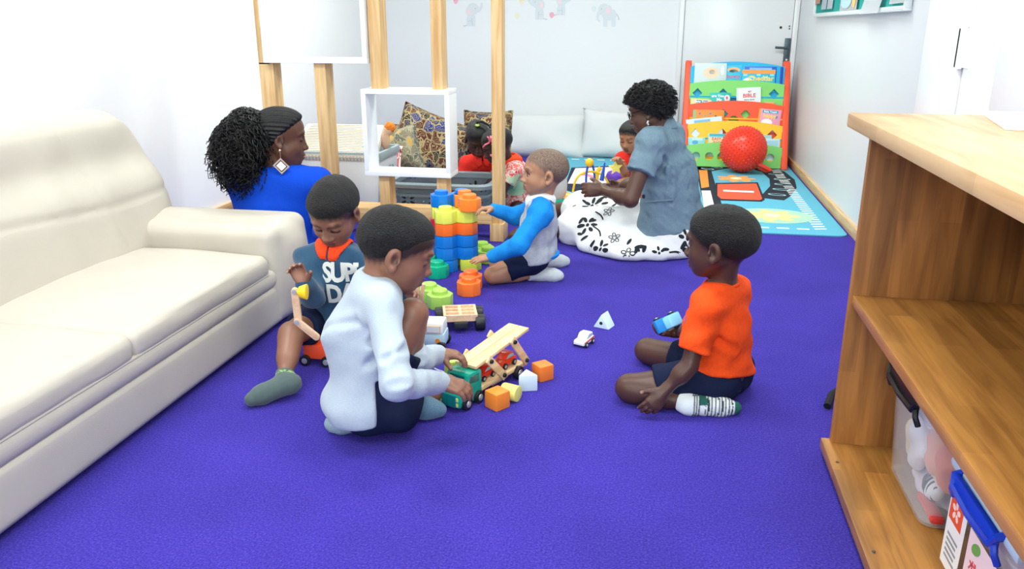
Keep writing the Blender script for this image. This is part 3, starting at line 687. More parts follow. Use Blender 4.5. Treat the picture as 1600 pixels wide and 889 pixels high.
def pillow(label, loc, w, h, th, m, rot, group, seed=0, cat='pillow', name='pillow'):
    rg = random.Random(seed); t = thing(name, label, cat, loc, rot=rot, group=group); bm = BM(); n = 22; V = {}
    for sd in (1, -1):
        for i in range(n+1):
            for j in range(n+1):
                u, v = 2*i/n-1, 2*j/n-1
                if (i in (0, n) or j in (0, n)) and sd < 0: V[sd, i, j] = V[1, i, j]; continue
                k = (max(0, (1-u**4))*max(0, (1-v**4)))**.5
                px, py = u*w/2*(1-.06*(1-abs(v)**2)*abs(u)**3*0-.05*v*v*0), v*h/2
                px *= 1-.07*(1-v*v)*abs(u)**2; py *= 1-.07*(1-u*u)*abs(v)**2
                wr = .012*math.sin(u*5+seed)*math.sin(v*4+seed*2)*k
                V[sd, i, j] = bm.verts.new((px, py, sd*th/2*k+wr))
    for sd in (1, -1):
        for i in range(n):
            for j in range(n):
                q = [V[sd, i, j], V[sd, i+1, j], V[sd, i+1, j+1], V[sd, i, j+1]]; bm.faces.new(q if sd > 0 else q[::-1])
    c = obj('cover', bm, m, t, angle=80)
    bm = BM(); ed = [(i, 0) for i in range(n)]+[(n, j) for j in range(n)]+[(i, n) for i in range(n, 0, -1)]+[(0, j) for j in range(n, 0, -1)]
    def pe(i, j):
        u, v = 2*i/n-1, 2*j/n-1; return (u*w/2*(1-.07*(1-v*v)*abs(u)**2), v*h/2*(1-.07*(1-u*u)*abs(v)**2), .012*0)
    tube(bm, [pe(*e) for e in ed], .006, 6, closed=True); obj('seam', bm, m, t); return t
M_off = mat('off_white_canvas', '#d0d3d4', .85, bump=.25, bscale=140)
G = 'off-white floor cushions along the back wall'
pillow('off-white floor cushion left of its neighbour along the back wall', (-1.18, 7.52, .17), 1.06, .44, .25, M_off, (math.radians(68), 0, .03), G, 1, 'cushion', 'floor_cushion')
pillow('off-white floor cushion standing tallest behind the woman in grey blue', (-.35, 7.50, .20), .78, .46, .22, M_off, (math.radians(72), .06, -.04), G, 2, 'cushion', 'floor_cushion')
G = 'wax print pillows piled behind the divider'
M_w1 = wax('wax_print_brown', ['#172349', '#4a2118', '#101219', '#1c3474', '#55271a'], 14)
M_w2 = wax('wax_print_olive', ['#6a6648', '#8a8574', '#4d5345', '#c89a2e', '#77705c'], 16, '#9d977f')
M_w3 = wax('wax_print_red', ['#c8202a', '#d63030', '#8f1420'], 14, '#f3ded6', lw=.12)
M_w4 = wax('wax_print_black', ['#15151a', '#1c1a20', '#25211e'], 16, '#cdb98a', lw=.03)
def atp(px, py, Y): return atY(px, py, Y)
pillow('olive and yellow patterned pillow at the left of the pile', atp(622, 240, 5.6), .34, .36, .2, M_w2, (math.radians(70), -.25, .2), G, 3)
pillow('brown navy and beige wax print pillow, largest of the pile', atp(672, 226, 6.3), .64, .5, .28, M_w1, (math.radians(72), .32, -.1), G, 4)
pillow('navy wax print pillow behind the two girls', atp(762, 232, 6.5), .40, .62, .2, M_w1, (math.radians(75), 0, .1), G, 5)
pillow('brown wax print pillow low behind the left one', atp(645, 236, 6.75), .42, .5, .2, M_w1, (math.radians(75), -.1, .1), G, 8)
pillow('small red and white patterned pillow peeping over the basket', atp(598, 250, 5.35), .26, .2, .14, M_w3, (math.radians(60), 0, .1), G, 6)
pillow('black and gold patterned pillow beside the hamper', atp(584, 292, 5.25), .3, .34, .16, M_w4, (math.radians(75), 0, 0), G, 7)
p = atp(585, 311, 5.0); t = thing('cloth_bundle', 'white and blue cloth bundle on the floor beside the hamper', 'cloth', (p[0], p[1], 0)); s = SDF(); s.ell((p[0]+.07, p[1]-.02, .05), (.08, .08, .06)); s.disp(sines(7, .1, .02)); sdf_obj('cloth', s, .008, mat('white_cloth', '#dfe4ea', .9), t, (p[0], p[1], 0))
s = SDF(); s.ell((p[0]+.03, p[1]-.07, .06), (.05, .04, .03)); s.disp(sines(7, .1, .02)); sdf_obj('blue_print', s, .008, mat('blue_cloth', '#2746b8', .9), t, (p[0], p[1], 0))
# ------------------------------------------------------------------ grey perforated laundry basket
def perforated():
    m = bpy.data.materials.new('grey_perforated_plastic'); m.use_nodes = True; N = m.node_tree.nodes; L = m.node_tree.links; b = N['Principled BSDF']
    b.inputs['Base Color'].default_value = lin('#8a99a3')+(1,); b.inputs['Roughness'].default_value = .4
    tc = N.new('ShaderNodeTexCoord'); v = N.new('ShaderNodeTexVoronoi'); v.inputs['Scale'].default_value = 42; v.inputs['Randomness'].default_value = .12; L.new(tc.outputs['Object'], v.inputs['Vector'])
    g = N.new('ShaderNodeMath'); g.operation = 'GREATER_THAN'; g.inputs[1].default_value = .21; L.new(v.outputs['Distance'], g.inputs[0]); L.new(g.outputs[0], b.inputs['Alpha']); return m
M_perf = perforated(); M_bask = mat('grey_basket_plastic', '#83929c', .38)
t = thing('laundry_basket', 'grey perforated plastic laundry basket behind the divider', 'basket', (-1.30, 4.83, 0))
def rrect(hx, hy, r, n=5):
    o = []
    for cx, cy, a0 in ((hx-r, hy-r, 0), (-hx+r, hy-r, 90), (-hx+r, -hy+r, 180), (hx-r, -hy+r, 270)):
        for k in range(n+1):
            a = math.radians(a0+90*k/n); o.append((cx+r*math.cos(a), cy+r*math.sin(a)))
    return o
def skin(bm, rings, mi=0):
    R = [[bm.verts.new((x, y, z)) for x, y in pts] for pts, z in rings]
    for A, B in zip(R, R[1:]):
        n = len(A)
        for k in range(n): bm.faces.new((A[k], A[(k+1) % n], B[(k+1) % n], B[k]))
    return R
bm = BM(); R = skin(bm, [(rrect(.265, .17, .07), 0), (rrect(.285, .19, .08), .12), (rrect(.305, .21, .09), .245)]); bm.faces.new(R[0][::-1]); bmesh.ops.solidify(bm, geom=bm.faces[:], thickness=.004); obj('tub', bm, M_perf, t, angle=50)
bm = BM(); skin(bm, [(rrect(.300, .205, .088), .225), (rrect(.330, .235, .1), .228), (rrect(.333, .238, .1), .25), (rrect(.32, .225, .095), .262), (rrect(.296, .20, .085), .255), (rrect(.296, .20, .085), .225), (rrect(.300, .205, .088), .225)]); obj('rim', bm, M_bask, t, angle=50)
bm = BM(); skin(bm, [(rrect(.302, .208, .088), .175), (rrect(.307, .213, .09), .172), (rrect(.308, .214, .09), .185), (rrect(.302, .208, .088), .19)]); obj('band', bm, M_bask, t, angle=50)
M_dark = mat('basket_cutout_shade', '#23292e', .8)  # dark petal pieces painted as the shade in cut-outs, nothing is cut
for (x, y, z, sgn) in ((-.02, -.195, .15, -1), (.14, .203, .16, -1), (-.19, -.195, .15, -1)):
    for k in range(6):
        a = k*math.pi/3+.5; bm = BM(); prism(bm, ellipse(.032*math.cos(a), .032*math.sin(a), .017, .008, 12, a), 0, .003, M=MX((1, 0, 0), (0, -.08, 1), (0, -1, 0), (x, y, z))); obj('petal_cutout_shade', bm, M_dark, t, False)
# soft things in the basket
lump('soft_toy', 'red patterned cloth bundle inside the grey basket', 'toy', (-1.36, 4.84, .09), (.15, .1, .07), M_w3)
# ------------------------------------------------------------------ play rug with a printed road
RX0, RX1, RY0, RY1 = -1.05, 1.092, 4.76, 7.42; RO = np.array((.02, 6.1, 0))
t = thing('play_rug', 'light blue play rug with a printed road in the back corner', 'rug', RO)
M_rug = mat('rug_blue', '#5fb4cf', .95, bump=.5, bscale=260, var=.06, vscale=150)
bm = BM(); prism(bm, [(x+(RX0+RX1)/2-RO[0], y+(RY0+RY1)/2-RO[1]) for x, y in rrect((RX1-RX0)/2, (RY1-RY0)/2, .06)], 0, .009, bev=.003); obj('pile', bm, M_rug, t)
def rp(nm, pts, col, z, w=True):
    bm = BM(); prism(bm, [(p[0]-RO[0], p[1]-RO[1]) for p in pts], .0085, .0090+z*.0006); return obj(nm, bm, mat('rug_'+col, col, .95, bump=.4, bscale=260), t, False)
K = '#1b2430'; RED = '#ee5a3c'; ORG = '#f0953f'; PNK = '#ecdfe6'; CRM = '#f4cf8f'; WHT = '#eef2ee'
def F2(*pts): return [tuple(flo(x, y, .01)[:2]) for x, y in pts]
def band(path, w):
    L_, R_ = [], []; n = len(path)
    for i, p in enumerate(path):
        a = path[max(i-1, 0)]; b = path[min(i+1, n-1)]; dx, dy = b[0]-a[0], b[1]-a[1]; l = math.hypot(dx, dy) or 1
        L_.append((p[0]-dy/l*w, p[1]+dx/l*w)); R_.append((p[0]+dy/l*w, p[1]-dx/l*w))
    return L_+R_[::-1]
# road loop
ctr = flo(1150, 290, .01)[:2]
_lp = F2((1098, 265), (1120, 261), (1150, 259), (1182, 261), (1208, 268), (1222, 280), (1224, 292), (1214, 304), (1198, 314)); loop = []
for i in range(len(_lp)-1):
    for k in range(3): loop.append((_lp[i][0]+(_lp[i+1][0]-_lp[i][0])*k/3, _lp[i][1]+(_lp[i+1][1]-_lp[i][1])*k/3))
rp('road_print', band(loop, .095), K, 1)
rp('road_print', band([F2((1098, 258))[0], F2((1108, 300))[0], F2((1122, 345))[0]], .06), K, 1)
for i in range(1, len(loop)-1, 2):
    p = loop[i]; a = math.atan2(loop[i+1][1]-loop[i-1][1], loop[i+1][0]-loop[i-1][0])+math.pi/2
    rp('road_mark', ellipse(p[0], p[1], .064, .036, 14, a), '#a9d3dc', 2); rp('road_mark', ellipse(p[0], p[1], .050, .024, 14, a), K, 3)
def rr_at(q, m=.0):
    return F2(*q)
rp('red_print', F2((1118, 286), (1184, 285), (1195, 312), (1190, 315), (1124, 313), (1118, 308)), K, 4)
rp('red_print', F2((1121, 288), (1182, 287), (1191, 311), (1187, 313), (1127, 311), (1121, 306)), RED, 5); rp('white_stripe', F2((1130, 297), (1178, 299), (1178, 301.5), (1130, 299.5)), WHT, 6)
rp('orange_print', F2((1092, 266), (1105, 266), (1108, 292), (1096, 294)), ORG, 4); rp('pink_print', F2((1096, 298), (1110, 298), (1116, 322), (1100, 324)), PNK, 4)
def flower(cx, cy, a, b, halo):
    c = flo(cx, cy, .01)
    if halo: rp('flower_halo', ellipse(c[0], c[1], a*1.5, a*1.25, 24), '#a9d8b9', 3)
    for k in range(7):
        th = k*2*math.pi/7; rp('petal_print', ellipse(c[0]+a*.62*math.cos(th), c[1]+a*.62*math.sin(th), a*.4, a*.24, 12, th), CRM if halo else '#f3a65c', 4+.2*k)
    rp('flower_centre', ellipse(c[0], c[1], a*.3, a*.3, 14), '#fbe9bf', 6)
flower(1206, 337, .17, .1, True); flower(1150, 279, .15, .08, False)
# dashed border
y = RY0+.13
for k in range(17):
    x = RX0+.15+k*.115
    if x < RX1-.2: rp('dash_print', [(x, y-.012), (x+.07, y-.012), (x+.07, y+.012), (x, y+.012)], WHT, 2)
    rp('dash_print', [(x, RY1-.14), (x+.07, RY1-.14), (x+.07, RY1-.116), (x, RY1-.116)], WHT, 2)
for k in range(40):
    y = RY0+.14+k*.062
    if y < RY1-.15: rp('dash_print', [(RX1-.165, y-.008), (RX1-.095, y+.008), (RX1-.095, y+.03), (RX1-.165, y+.014)], WHT, 2)
# car print and its surroundings left of the woman
rp('navy_print', F2((880, 296), (893, 262), (960, 259), (964, 293), (930, 301), (897, 301)), '#14233f', 4)
rp('pale_print', F2((887, 287), (899, 263), (957, 261), (962, 285), (930, 288)), '#ead9de', 5); rp('pink_scribble', F2((905, 274), (915, 271), (930, 276), (928, 279), (915, 275)), '#ef8a96', 6)
rp('orange_print', F2((858, 322), (878, 298), (897, 303), (930, 303), (960, 297), (970, 316), (930, 330)), ORG, 3); flower(868, 262, .12, .1, False)
for (px, py, c) in ((890, 304, '#f7c46c'), (900, 308, '#b8cf7c'), (910, 305, '#f5d28e')): q = flo(px, py, .01); rp('dot_print', ellipse(q[0], q[1], .05, .04), c, 4)
# ------------------------------------------------------------------ book rack
RC = np.array((.615, 7.25, .0095)); t = thing('book_rack', 'colourful tiered book rack in the back right corner', 'bookshelf', RC)
P_ = lambda n, c: mat('rack_'+n, c, .45)
C_red, C_blue, C_grn, C_yel = P_('red', '#f0532f'), P_('blue', '#12aee0'), P_('green', '#7dcf6b'), P_('yellow', '#f6c12c')
for x in (.205, 1.03):
    bm = BM(); prism(bm, [(-.23, 0), (.27, 0), (.30, .80), (.285, .85), (.24, .865), (.19, .85), (.165, .8)], -.027, .027, M=MX((0, 1, 0), (0, 0, 1), (1, 0, 0), (x-RC[0], 0, 0)), bev=.012, seg=3); obj('side_panel', bm, C_red, t)
def panel(nm, m, ypos, z0, z1, arch, holes, th=.014):
    """upright board with an arched top and cut-out holes"""
    cu = bpy.data.curves.new('p', 'CURVE'); cu.dimensions = '2D'; cu.fill_mode = 'BOTH'; cu.extrude = th/2
    hw = .392; top = [(hw*(1-2*i/16), z1+arch*(1-((1-2*i/16))**2)) for i in range(17)]
    def sp(pts):
        s_ = cu.splines.new('POLY'); s_.points.add(len(pts)-1); s_.use_cyclic_u = True
        for q, p in zip(s_.points, pts): q.co = (p[0], p[1], 0, 1)
    sp([(-hw, z0), (hw, z0)]+top)
    for kind, x, z, r in holes:
        sp(ellipse(x, z, r, r, 20) if kind == 'o' else [(x-r, z), (x, z+r), (x+r, z), (x, z-r)])
    o = bpy.data.objects.new('p', cu); COL.objects.link(o); me = bpy.data.meshes.new_from_object(o.evaluated_get(bpy.context.evaluated_depsgraph_get()))
    bm = BM(); bm.from_mesh(me); bpy.data.objects.remove(o); bpy.data.curves.remove(cu)
    bmesh.ops.transform(bm, matrix=MX((1, 0, 0), (0, .22, .98), (0, -1, 0), (0, ypos-RC[1]-.22*(z0+z1)/2, 0)), verts=bm.verts)
    return obj(nm, bm, m, t, False)
def zat(py, Y, x=1150): return float(atY(x, py, Y)[2])
tiers = [('blue', C_blue, 7.36, 165, 103, 95), ('green', C_grn, 7.29, 200, 131, 125), ('red', C_red, 7.22, 232, 165, 158), ('yellow', C_yel, 7.15, 264, 197, 190), ('green', C_grn, 7.08, 262.5, 231, 224)]
dm, oo = 'd', 'o'
holes = {1: [(dm, -.325, 0, .042), (dm, -.11, 0, .042), (dm, .31, 0, .042), (oo, -.02, -.06, .04)], 2: [(dm, -.1, 0, .042), (dm, .085, 0, .042), (oo, -.01, -.055, .042)], 3: [(dm, -.325, .0, .042), (dm, -.1, 0.01, .035), (dm, .31, 0, .042)], 4: [(oo, -.31, -.0, .034), (oo, -.2, 0, .034), (oo, -.1, 0, .034), (oo, .3, 0, .034)]}
TI = []
for i, (nm, m, Y, yb, ye, yc) in enumerate(tiers):
    z1 = zat(ye, Y); z0 = max(.0, zat(yb, Y)); zm = (zat(ye, Y)+zat({1: 168, 2: 200, 3: 232, 4: 262}.get(i, 140), Y))/2
    panel('tier_panel', m, Y, z0, z1, zat(yc, Y)-z1, [(k, x, zm+dz-.0+(.02 if i != 4 else 0), r) for k, x, dz, r in holes.get(i, [])]); TI.append((Y-.22*(z0+z1)/2, z0, z1))
for i in range(4):
    bm = BM(); zf = TI[i+1][2]-.12 if i < 3 else .06; box(bm, (0, (TI[i][0]+TI[i+1][0])/2+.22*zf-RC[1], zf), (.78, .05, .012)); obj('ledge', bm, C_yel if i % 2 else C_blue, t)
# books standing in the rack: px left, right, top, tier index (behind that front panel), colours, label, lettering
def book(x0, x1, yt, i, col, label, words=(), patches=(), tilt=0, yoff=0):
    Y = TI[i][0]-.018-yoff; Y += .22*(float(atY(x0, yt, Y+.1)[2])); a = atY(x0, yt, Y); b = atY(x1, yt, Y); w = b[0]-a[0]; zt = a[2]; h = .19; Y -= .2*h
    t = thing('book', label, 'book', ((a[0]+b[0])/2, Y, zt-h), group='picture books in the rack', rot=(-.2, tilt, 0))
    bm = BM(); box(bm, (0, 0, h/2), (w, .012, h), bev=.0015); obj('cover', bm, mat('book_'+col, col, .4), t)
    bm = BM(); box(bm, (.002, 0.0, h/2+.001), (w-.004, .008, h-.001)); obj('pages', bm, mat('paper_white', '#f3f4f5', .5), t)
    for (u, v, a_, b_, c, sh) in patches:
        pts = ellipse(u*w/2, h-v, a_*w/2, b_, 16) if sh == 'e' else [(u*w/2-a_*w/2, h-v-b_), (u*w/2+a_*w/2, h-v-b_), (u*w/2+a_*w/2, h-v+b_), (u*w/2-a_*w/2, h-v+b_)]
        obj('cover_print', prism(BM(), pts, .0062, .0066, M=MX((1, 0, 0), (0, 0, 1), (0, -1, 0))), mat('bk'+c, c, .45), t, False)
    for (s_, u, v, sz, c) in words: text_obj('title_lettering', s_, sz, mat('ink'+c, c, .5), t, MX((1, 0, 0), (0, 0, 1), (0, -1, 0), (u*w/2, -.0068, h-v)), .02)
    return t
book(1086, 1136, 98, 0, '#c9d9dc', 'pale grey picture book with a faded lion on the top tier', [], [(0.05, .08, .5, .05, '#ecd0b4', 'e'), (.1, .075, .2, .02, '#f5e9dd', 'e'), (.75, .06, .12, .04, '#dfe6ea', 'e')])
book(1120, 1160, 102, 0, '#37bfe2', 'sky blue book with a rainbow behind the pale lion book', [('bunny', .35, .09, .045, '#d35c7a')], [(.35, .035, .5, .022, '#f2b37c', 'e'), (.35, .048, .36, .018, '#37bfe2', 'e')], yoff=-.012)
book(1164, 1214, 103, 0, '#1d62c8', 'dark blue book at the back of the top tier', [], [(0, .02, .7, .01, '#7fb4ea', 'r')], yoff=-.014)
book(1160, 1212, 108, 0, '#2fb4d6', 'turquoise checked book with orange band lettered in yellow on the top tier', [('Cheddar', .15, .075, .06, '#ffd84a')], [(0, .018, 1, .016, '#f39a45', 'r'), (-.65, .10, .3, .03, '#eceef4', 'e'), (-.5, .115, .1, .012, '#e8873c', 'e')]+[(-.8+.4*k, .045+.018*(k % 2), .12, .008, '#8fdcea', 'r') for k in range(5)])
book(1220, 1224, 104, 0, '#1a3fb0', 'narrow navy book at the right end of the top tier', [], [])
book(1078, 1110, 154, 1, '#f2cf9d', 'small cream baby touch book at the left of the green tier', [('Baby Touch', .1, .022, .025, '#ffffff')], [(.1, .022, .6, .013, '#3f93a8', 'r')], .06)
book(1110, 1142, 144, 1, '#1fb5ae', 'teal book lettered in white on the green tier', [('are You', -.25, .028, .032, '#ffffff'), ('My', -.1, .06, .036, '#ffffff')], [(.65, .045, .28, .028, '#f3d7dc', 'e'), (.65, .045, .1, .014, '#e0607a', 'e')])
book(1153, 1191, 136, 1, '#dfe7ea', 'white story book titled bible in red letters on the green tier', [('MY', .1, .035, .022, '#d0607a'), ('BIBLE', .05, .068, .045, '#d9434a'), ('story time', .05, .10, .02, '#4b8b84')], [(-.9, .1, .06, .1, '#c9dfe0', 'r')], -.06)
book(1194, 1210, 159, 1, '#f0965e', 'peach book just showing at the right of the green tier', [], [])
book(1084, 1132, 171, 2, '#f0892c', 'orange spotted book on the red tier', [], [(-.6+.35*k, .03+.02*(k % 2), .07, .009, c, 'e') for k, c in enumerate(('#8e6aa8', '#5aa890', '#5f86c4', '#5a6a4c'))]+[(-.95, .09, .08, .09, '#7cc28e', 'r')])
book(1076, 1132, 183, 2, '#cfe3f0', 'pale blue book lying aslant before the orange spotted book', [], [(-.1, .03, .45, .016, '#79b6d8', 'r')], -.12, .014)
book(1184, 1219, 170, 2, '#e69ab8', 'pink happy baby book at the right of the red tier', [('Baby Touch', .0, .02, .022, '#ffffff'), ('happy', 0, .055, .045, '#f6e25a')], [(0, .02, .7, .012, '#2f9cb4', 'r'), (-.2, .11, .5, .03, '#f3eef2', 'e'), (.6, .06, .12, .012, '#4b86c8', 'e'), (-.95, .09, .08, .09, '#f2a52e', 'r')], .08)
book(1176, 1186, 190, 2, '#7cc6cf', 'small aqua book left of the pink book on the red tier', [], [])
book(1074, 1102, 214, 3, '#8fd3da', 'aqua book with house shape at the left of the yellow tier', [], [(-.1, .04, .35, .016, '#58a7d8', 'e'), (.1, .012, .6, .01, '#bfe5e0', 'r')])
book(1107, 1140, 208, 3, '#a5d8d6', 'easy baby book with red lettering beside the red ball', [('EASY', -.2, .045, .035, '#d8455f'), ('BABY', -.1, .075, .03, '#d8455f')], [(0, .012, .9, .011, '#35b2c8', 'r'), (0, .07, .9, .035, '#f4d9a4', 'r')])
book(1182, 1206, 210, 3, '#9ccfca', 'green patterned book right of the red ball', [('Play', -.2, .025, .03, '#f3f3d8')], [(.1, .06, .5, .02, '#c7e3bf', 'r')], yoff=-.006)
book(1192, 1219, 216, 3, '#bfe2ea', 'pale blue book at the right end of the yellow tier', [], [(0, .05, .8, .035, '#a3d2e2', 'r')], yoff=.006)
# things seen through the holes low down stay dark inside the rack
# ------------------------------------------------------------------ spiky ball
B = np.array((.67, 6.855, 0)); t = thing('spiky_ball', 'red spiky hopper ball in front of the book rack', 'ball', (B[0], B[1], .0145)); R0 = .185
M_ball = mat('red_rubber', '#e63a24', .32); bm = BM(); sph(bm, (0, 0, R0), R0, 40, 28); o = obj('shell', bm, M_ball, t)
bm = BM(); n = 520
for i in range(n):
    z = 1-2*(i+.5)/n; ph = i*2.39996; r = math.sqrt(1-z*z); d = Vector((r*math.cos(ph), r*math.sin(ph), z)); c = d*R0+Vector((0, 0, R0))
    bmesh.ops.create_cone(bm, cap_ends=False, segments=6, radius1=.0062, radius2=.0015, depth=.008, matrix=Matrix.Translation(c+d*.003) @ d.to_track_quat('Z', 'Y').to_matrix().to_4x4())
tag(obj('nub', bm, M_ball, o), kind='stuff')
bm = BM(); tube(bm, [(.12, -.07, .075), (.17, -.08, .055), (.215, -.08, .03), (.19, -.06, .02), (.13, -.04, .045)], [.02, .018, .016, .016, .018], 10); obj('grip', bm, M_ball, t)
# ------------------------------------------------------------------ big plastic building blocks
LW, LH = .106, .060
def pl(c): return mat('block_'+c, c, .28, spec=.5)
def octa(cx, cy, w=LW, cut=.3):
    h = w/2; c = h*(1-.42); q = [(h, -h+c), (h, h-c), (h-c, h), (-h+c, h), (-h, h-c), (-h, -h+c), (-h+c, -h), (h-c, -h)]
    return [(cx+x, cy+y) for x, y in q]
def block(label, loc, ang, cells, col, cat='block', group='big plastic building blocks', studs=None):
    """cells: list of lobes (i,j) on a square pitch, each an octagonal lobe with a stud"""
    t = thing('building_block', label, cat, loc, ang, group=group); m = pl(col); bm = BM()
    for i, j in cells:
        prism(bm, octa(i*LW*.96, j*LW*.96), .001, LH, bev=.0035)
    cs = set(cells)
    for i, j in cells:
        for di, dj in ((1, 0), (0, 1)):
            if (i+di, j+dj) in cs: box(bm, ((i+di*.5)*LW*.96, (j+dj*.5)*LW*.96, LH/2), (LW*.45, LW*.45, LH-.004), bev=.002)
    if {(0, 0), (1, 0), (0, 1), (1, 1)} <= cs: box(bm, (.5*LW*.96, .5*LW*.96, LH/2), (LW*.5, LW*.5, LH-.005))
    obj('body', bm, m, t)
    for i, j in (cells if studs is None else studs):
        bm = BM(); lathe(bm, [(.034, LH-.001), (.033, LH+.016), (.030, LH+.0195), (.018, LH+.0205), (0, LH+.0205)], 24, T((i*LW*.96, j*LW*.96, 0))); obj('stud', bm, m, t)
    return t
BLUE, ORG_, YEL, LIME, GRN, REDB, LYEL = '#1478d6', '#f4702a', '#e4ea62', '#a6d65a', '#12b487', '#c8253a', '#d3e064'
ga = YAW+math.radians(14); ux = np.array([math.cos(ga), math.sin(ga), 0]); uy = np.array([-math.sin(ga), math.cos(ga), 0])
B0 = flo(697, 427)+FW*.056
def tw(i, j, l): return B0+ux*i*LW*.96+uy*j*LW*.96+UP*(l*(LH+.0008))
S0 = []
block('blue one-row block at the foot of the tower', tw(0, 0, 0), ga, [(0, 0), (0, 1)], BLUE, studs=S0)
block('yellow green block on the floor under the seated boy\'s hand, right of the blue foot', tw(1.14, -.1, 0), ga, [(0, 0), (0, 1)], '#cfdc4e')
block('lower blue block of the tower, above its foot', tw(0, 0, 1), ga, [(0, 0), (1, 0)], BLUE, studs=S0)
block('upper blue block of the tower, below the orange band', tw(0, 0, 2), ga, [(0, 0), (1, 0)], BLUE, studs=S0)
block('orange red block forming the middle band of the tower', tw(0, 0, 3), ga, [(0, 0), (1, 0)], ORG_, studs=S0)
block('yellow four-lobed block near the tower top', tw(0, 0, 4), ga, [(0, 0), (1, 0), (0, 1), (1, 1)], YEL, studs=[(0, 0)])
block('blue two-lobed block on top at the tower\'s back', tw(-.02, 1, 5), ga, [(0, 0), (1, 0)], BLUE)
block('orange two-lobed block on the tower top under the boy\'s fingers', tw(1.12, -.30, 5), ga+.05, [(0, 0), (0, 1)], '#f9842f')
block('blue block at the tower\'s back, lowest of its column', tw(-.06, 1, 1), ga, [(0, 0)], BLUE, studs=S0)
block('yellow green block at the tower\'s back between blue and red', tw(-.06, 1, 2), ga, [(0, 0)], LYEL, studs=S0)
block('dark red block at the tower\'s back under the yellow one', tw(-.06, 1, 3), ga, [(0, 0)], REDB, studs=S0)
g = flo(682, 437)+FW*.055; block('teal green two-lobed block left of the tower foot', g, YAW+math.radians(118), [(0, 0), (1, 0)], GRN)
g = flo(686, 486)+FW*.056; block('lime green two-lobed block by the crouching boy\'s face', g, YAW+math.radians(122), [(0, 0), (1, 0)], '#a9d85f')
g = flo(732, 465)+FW*.055; block('orange two-lobed block alone on the carpet before the tower', g, YAW+math.radians(88), [(0, 0), (1, 0)], '#f7762b')
g = flo(762, 415)+FW*.075; block('lime green block beside the seated boy\'s knee', g, YAW+math.radians(20), [(0, 0), (0, 1)], LIME)
# ------------------------------------------------------------------ small wooden blocks
def wooden(label, loc, rz, kind, col, s=.058, group='small wooden shape blocks', rot=None):
    t = thing('wooden_block', label, 'block', loc, rz, group=group, rot=rot); m = mat('wb_'+col, col, .5, bump=.05, bscale=90); bm = BM()
    if kind == 'cube': box(bm, (0, 0, s/2), (s, s, s), bev=.005)
    elif kind == 'tri': prism(bm, [(-s*.55, -s*.4), (s*.55, -s*.4), (0, s*.55)], 0, s, bev=.004)
    elif kind == 'roof': prism(bm, [(-s*.55, 0), (s*.55, 0), (0, s*.95)], -s/2, s/2, M=MX((1, 0, 0), (0, 0, 1), (0, -1, 0)), bev=.004)
    elif kind == 'cyl': cyl(bm, (0, 0, 0), (0, 0, s), s*.5, seg=28, bev=.004)
    elif kind == 'lie': cyl(bm, (0, -s*.5, s*.46), (0, s*.5, s*.46), s*.46, seg=28, bev=.004)
    obj('body', bm, m, t); return t
def hole(t, c, ax, r=.008):
    bm = BM(); c = np.array(c); cyl(bm, c-np.array(ax)*.001, c+np.array(ax)*.0006, r, seg=14); obj('peg_hole', bm, mat('dark_hole', '#4a4038', .7), t)
w = wooden('orange cube nearest the camera, left of the yellow cylinder', flo(777, 640)+FW*.02, YAW+.75, 'cube', '#f28a2c')
w = wooden('pale yellow wooden cylinder lying beside the orange cube', flo(798, 627)+FW*.012, YAW+1.05, 'lie', '#e3e07a')
w = wooden('pale blue wooden triangle block standing behind the yellow cylinder', flo(824, 611)+FW*.02, YAW+.1, 'tri', '#cfe3ee', .058)
w = wooden('orange cube with a peg hole at the right end of the truck', flo(848, 595)+FW*.02, YAW+.55, 'cube', '#f07f2e', .056); hole(w, (.028, 0, .028), (1, 0, 0))
w = wooden('lime green wooden cylinder standing behind the truck cab', flo(706, 588)+FW*.02, 0, 'cyl', '#b5d35e', .055)
w = wooden('white and pale blue roof-shaped block alone on the carpet', flo(945, 513)+FW*.025, YAW-.55, 'roof', '#cfe6f0', .062); hole(w, (.0, -.031, .022), (0, -1, 0), .007)
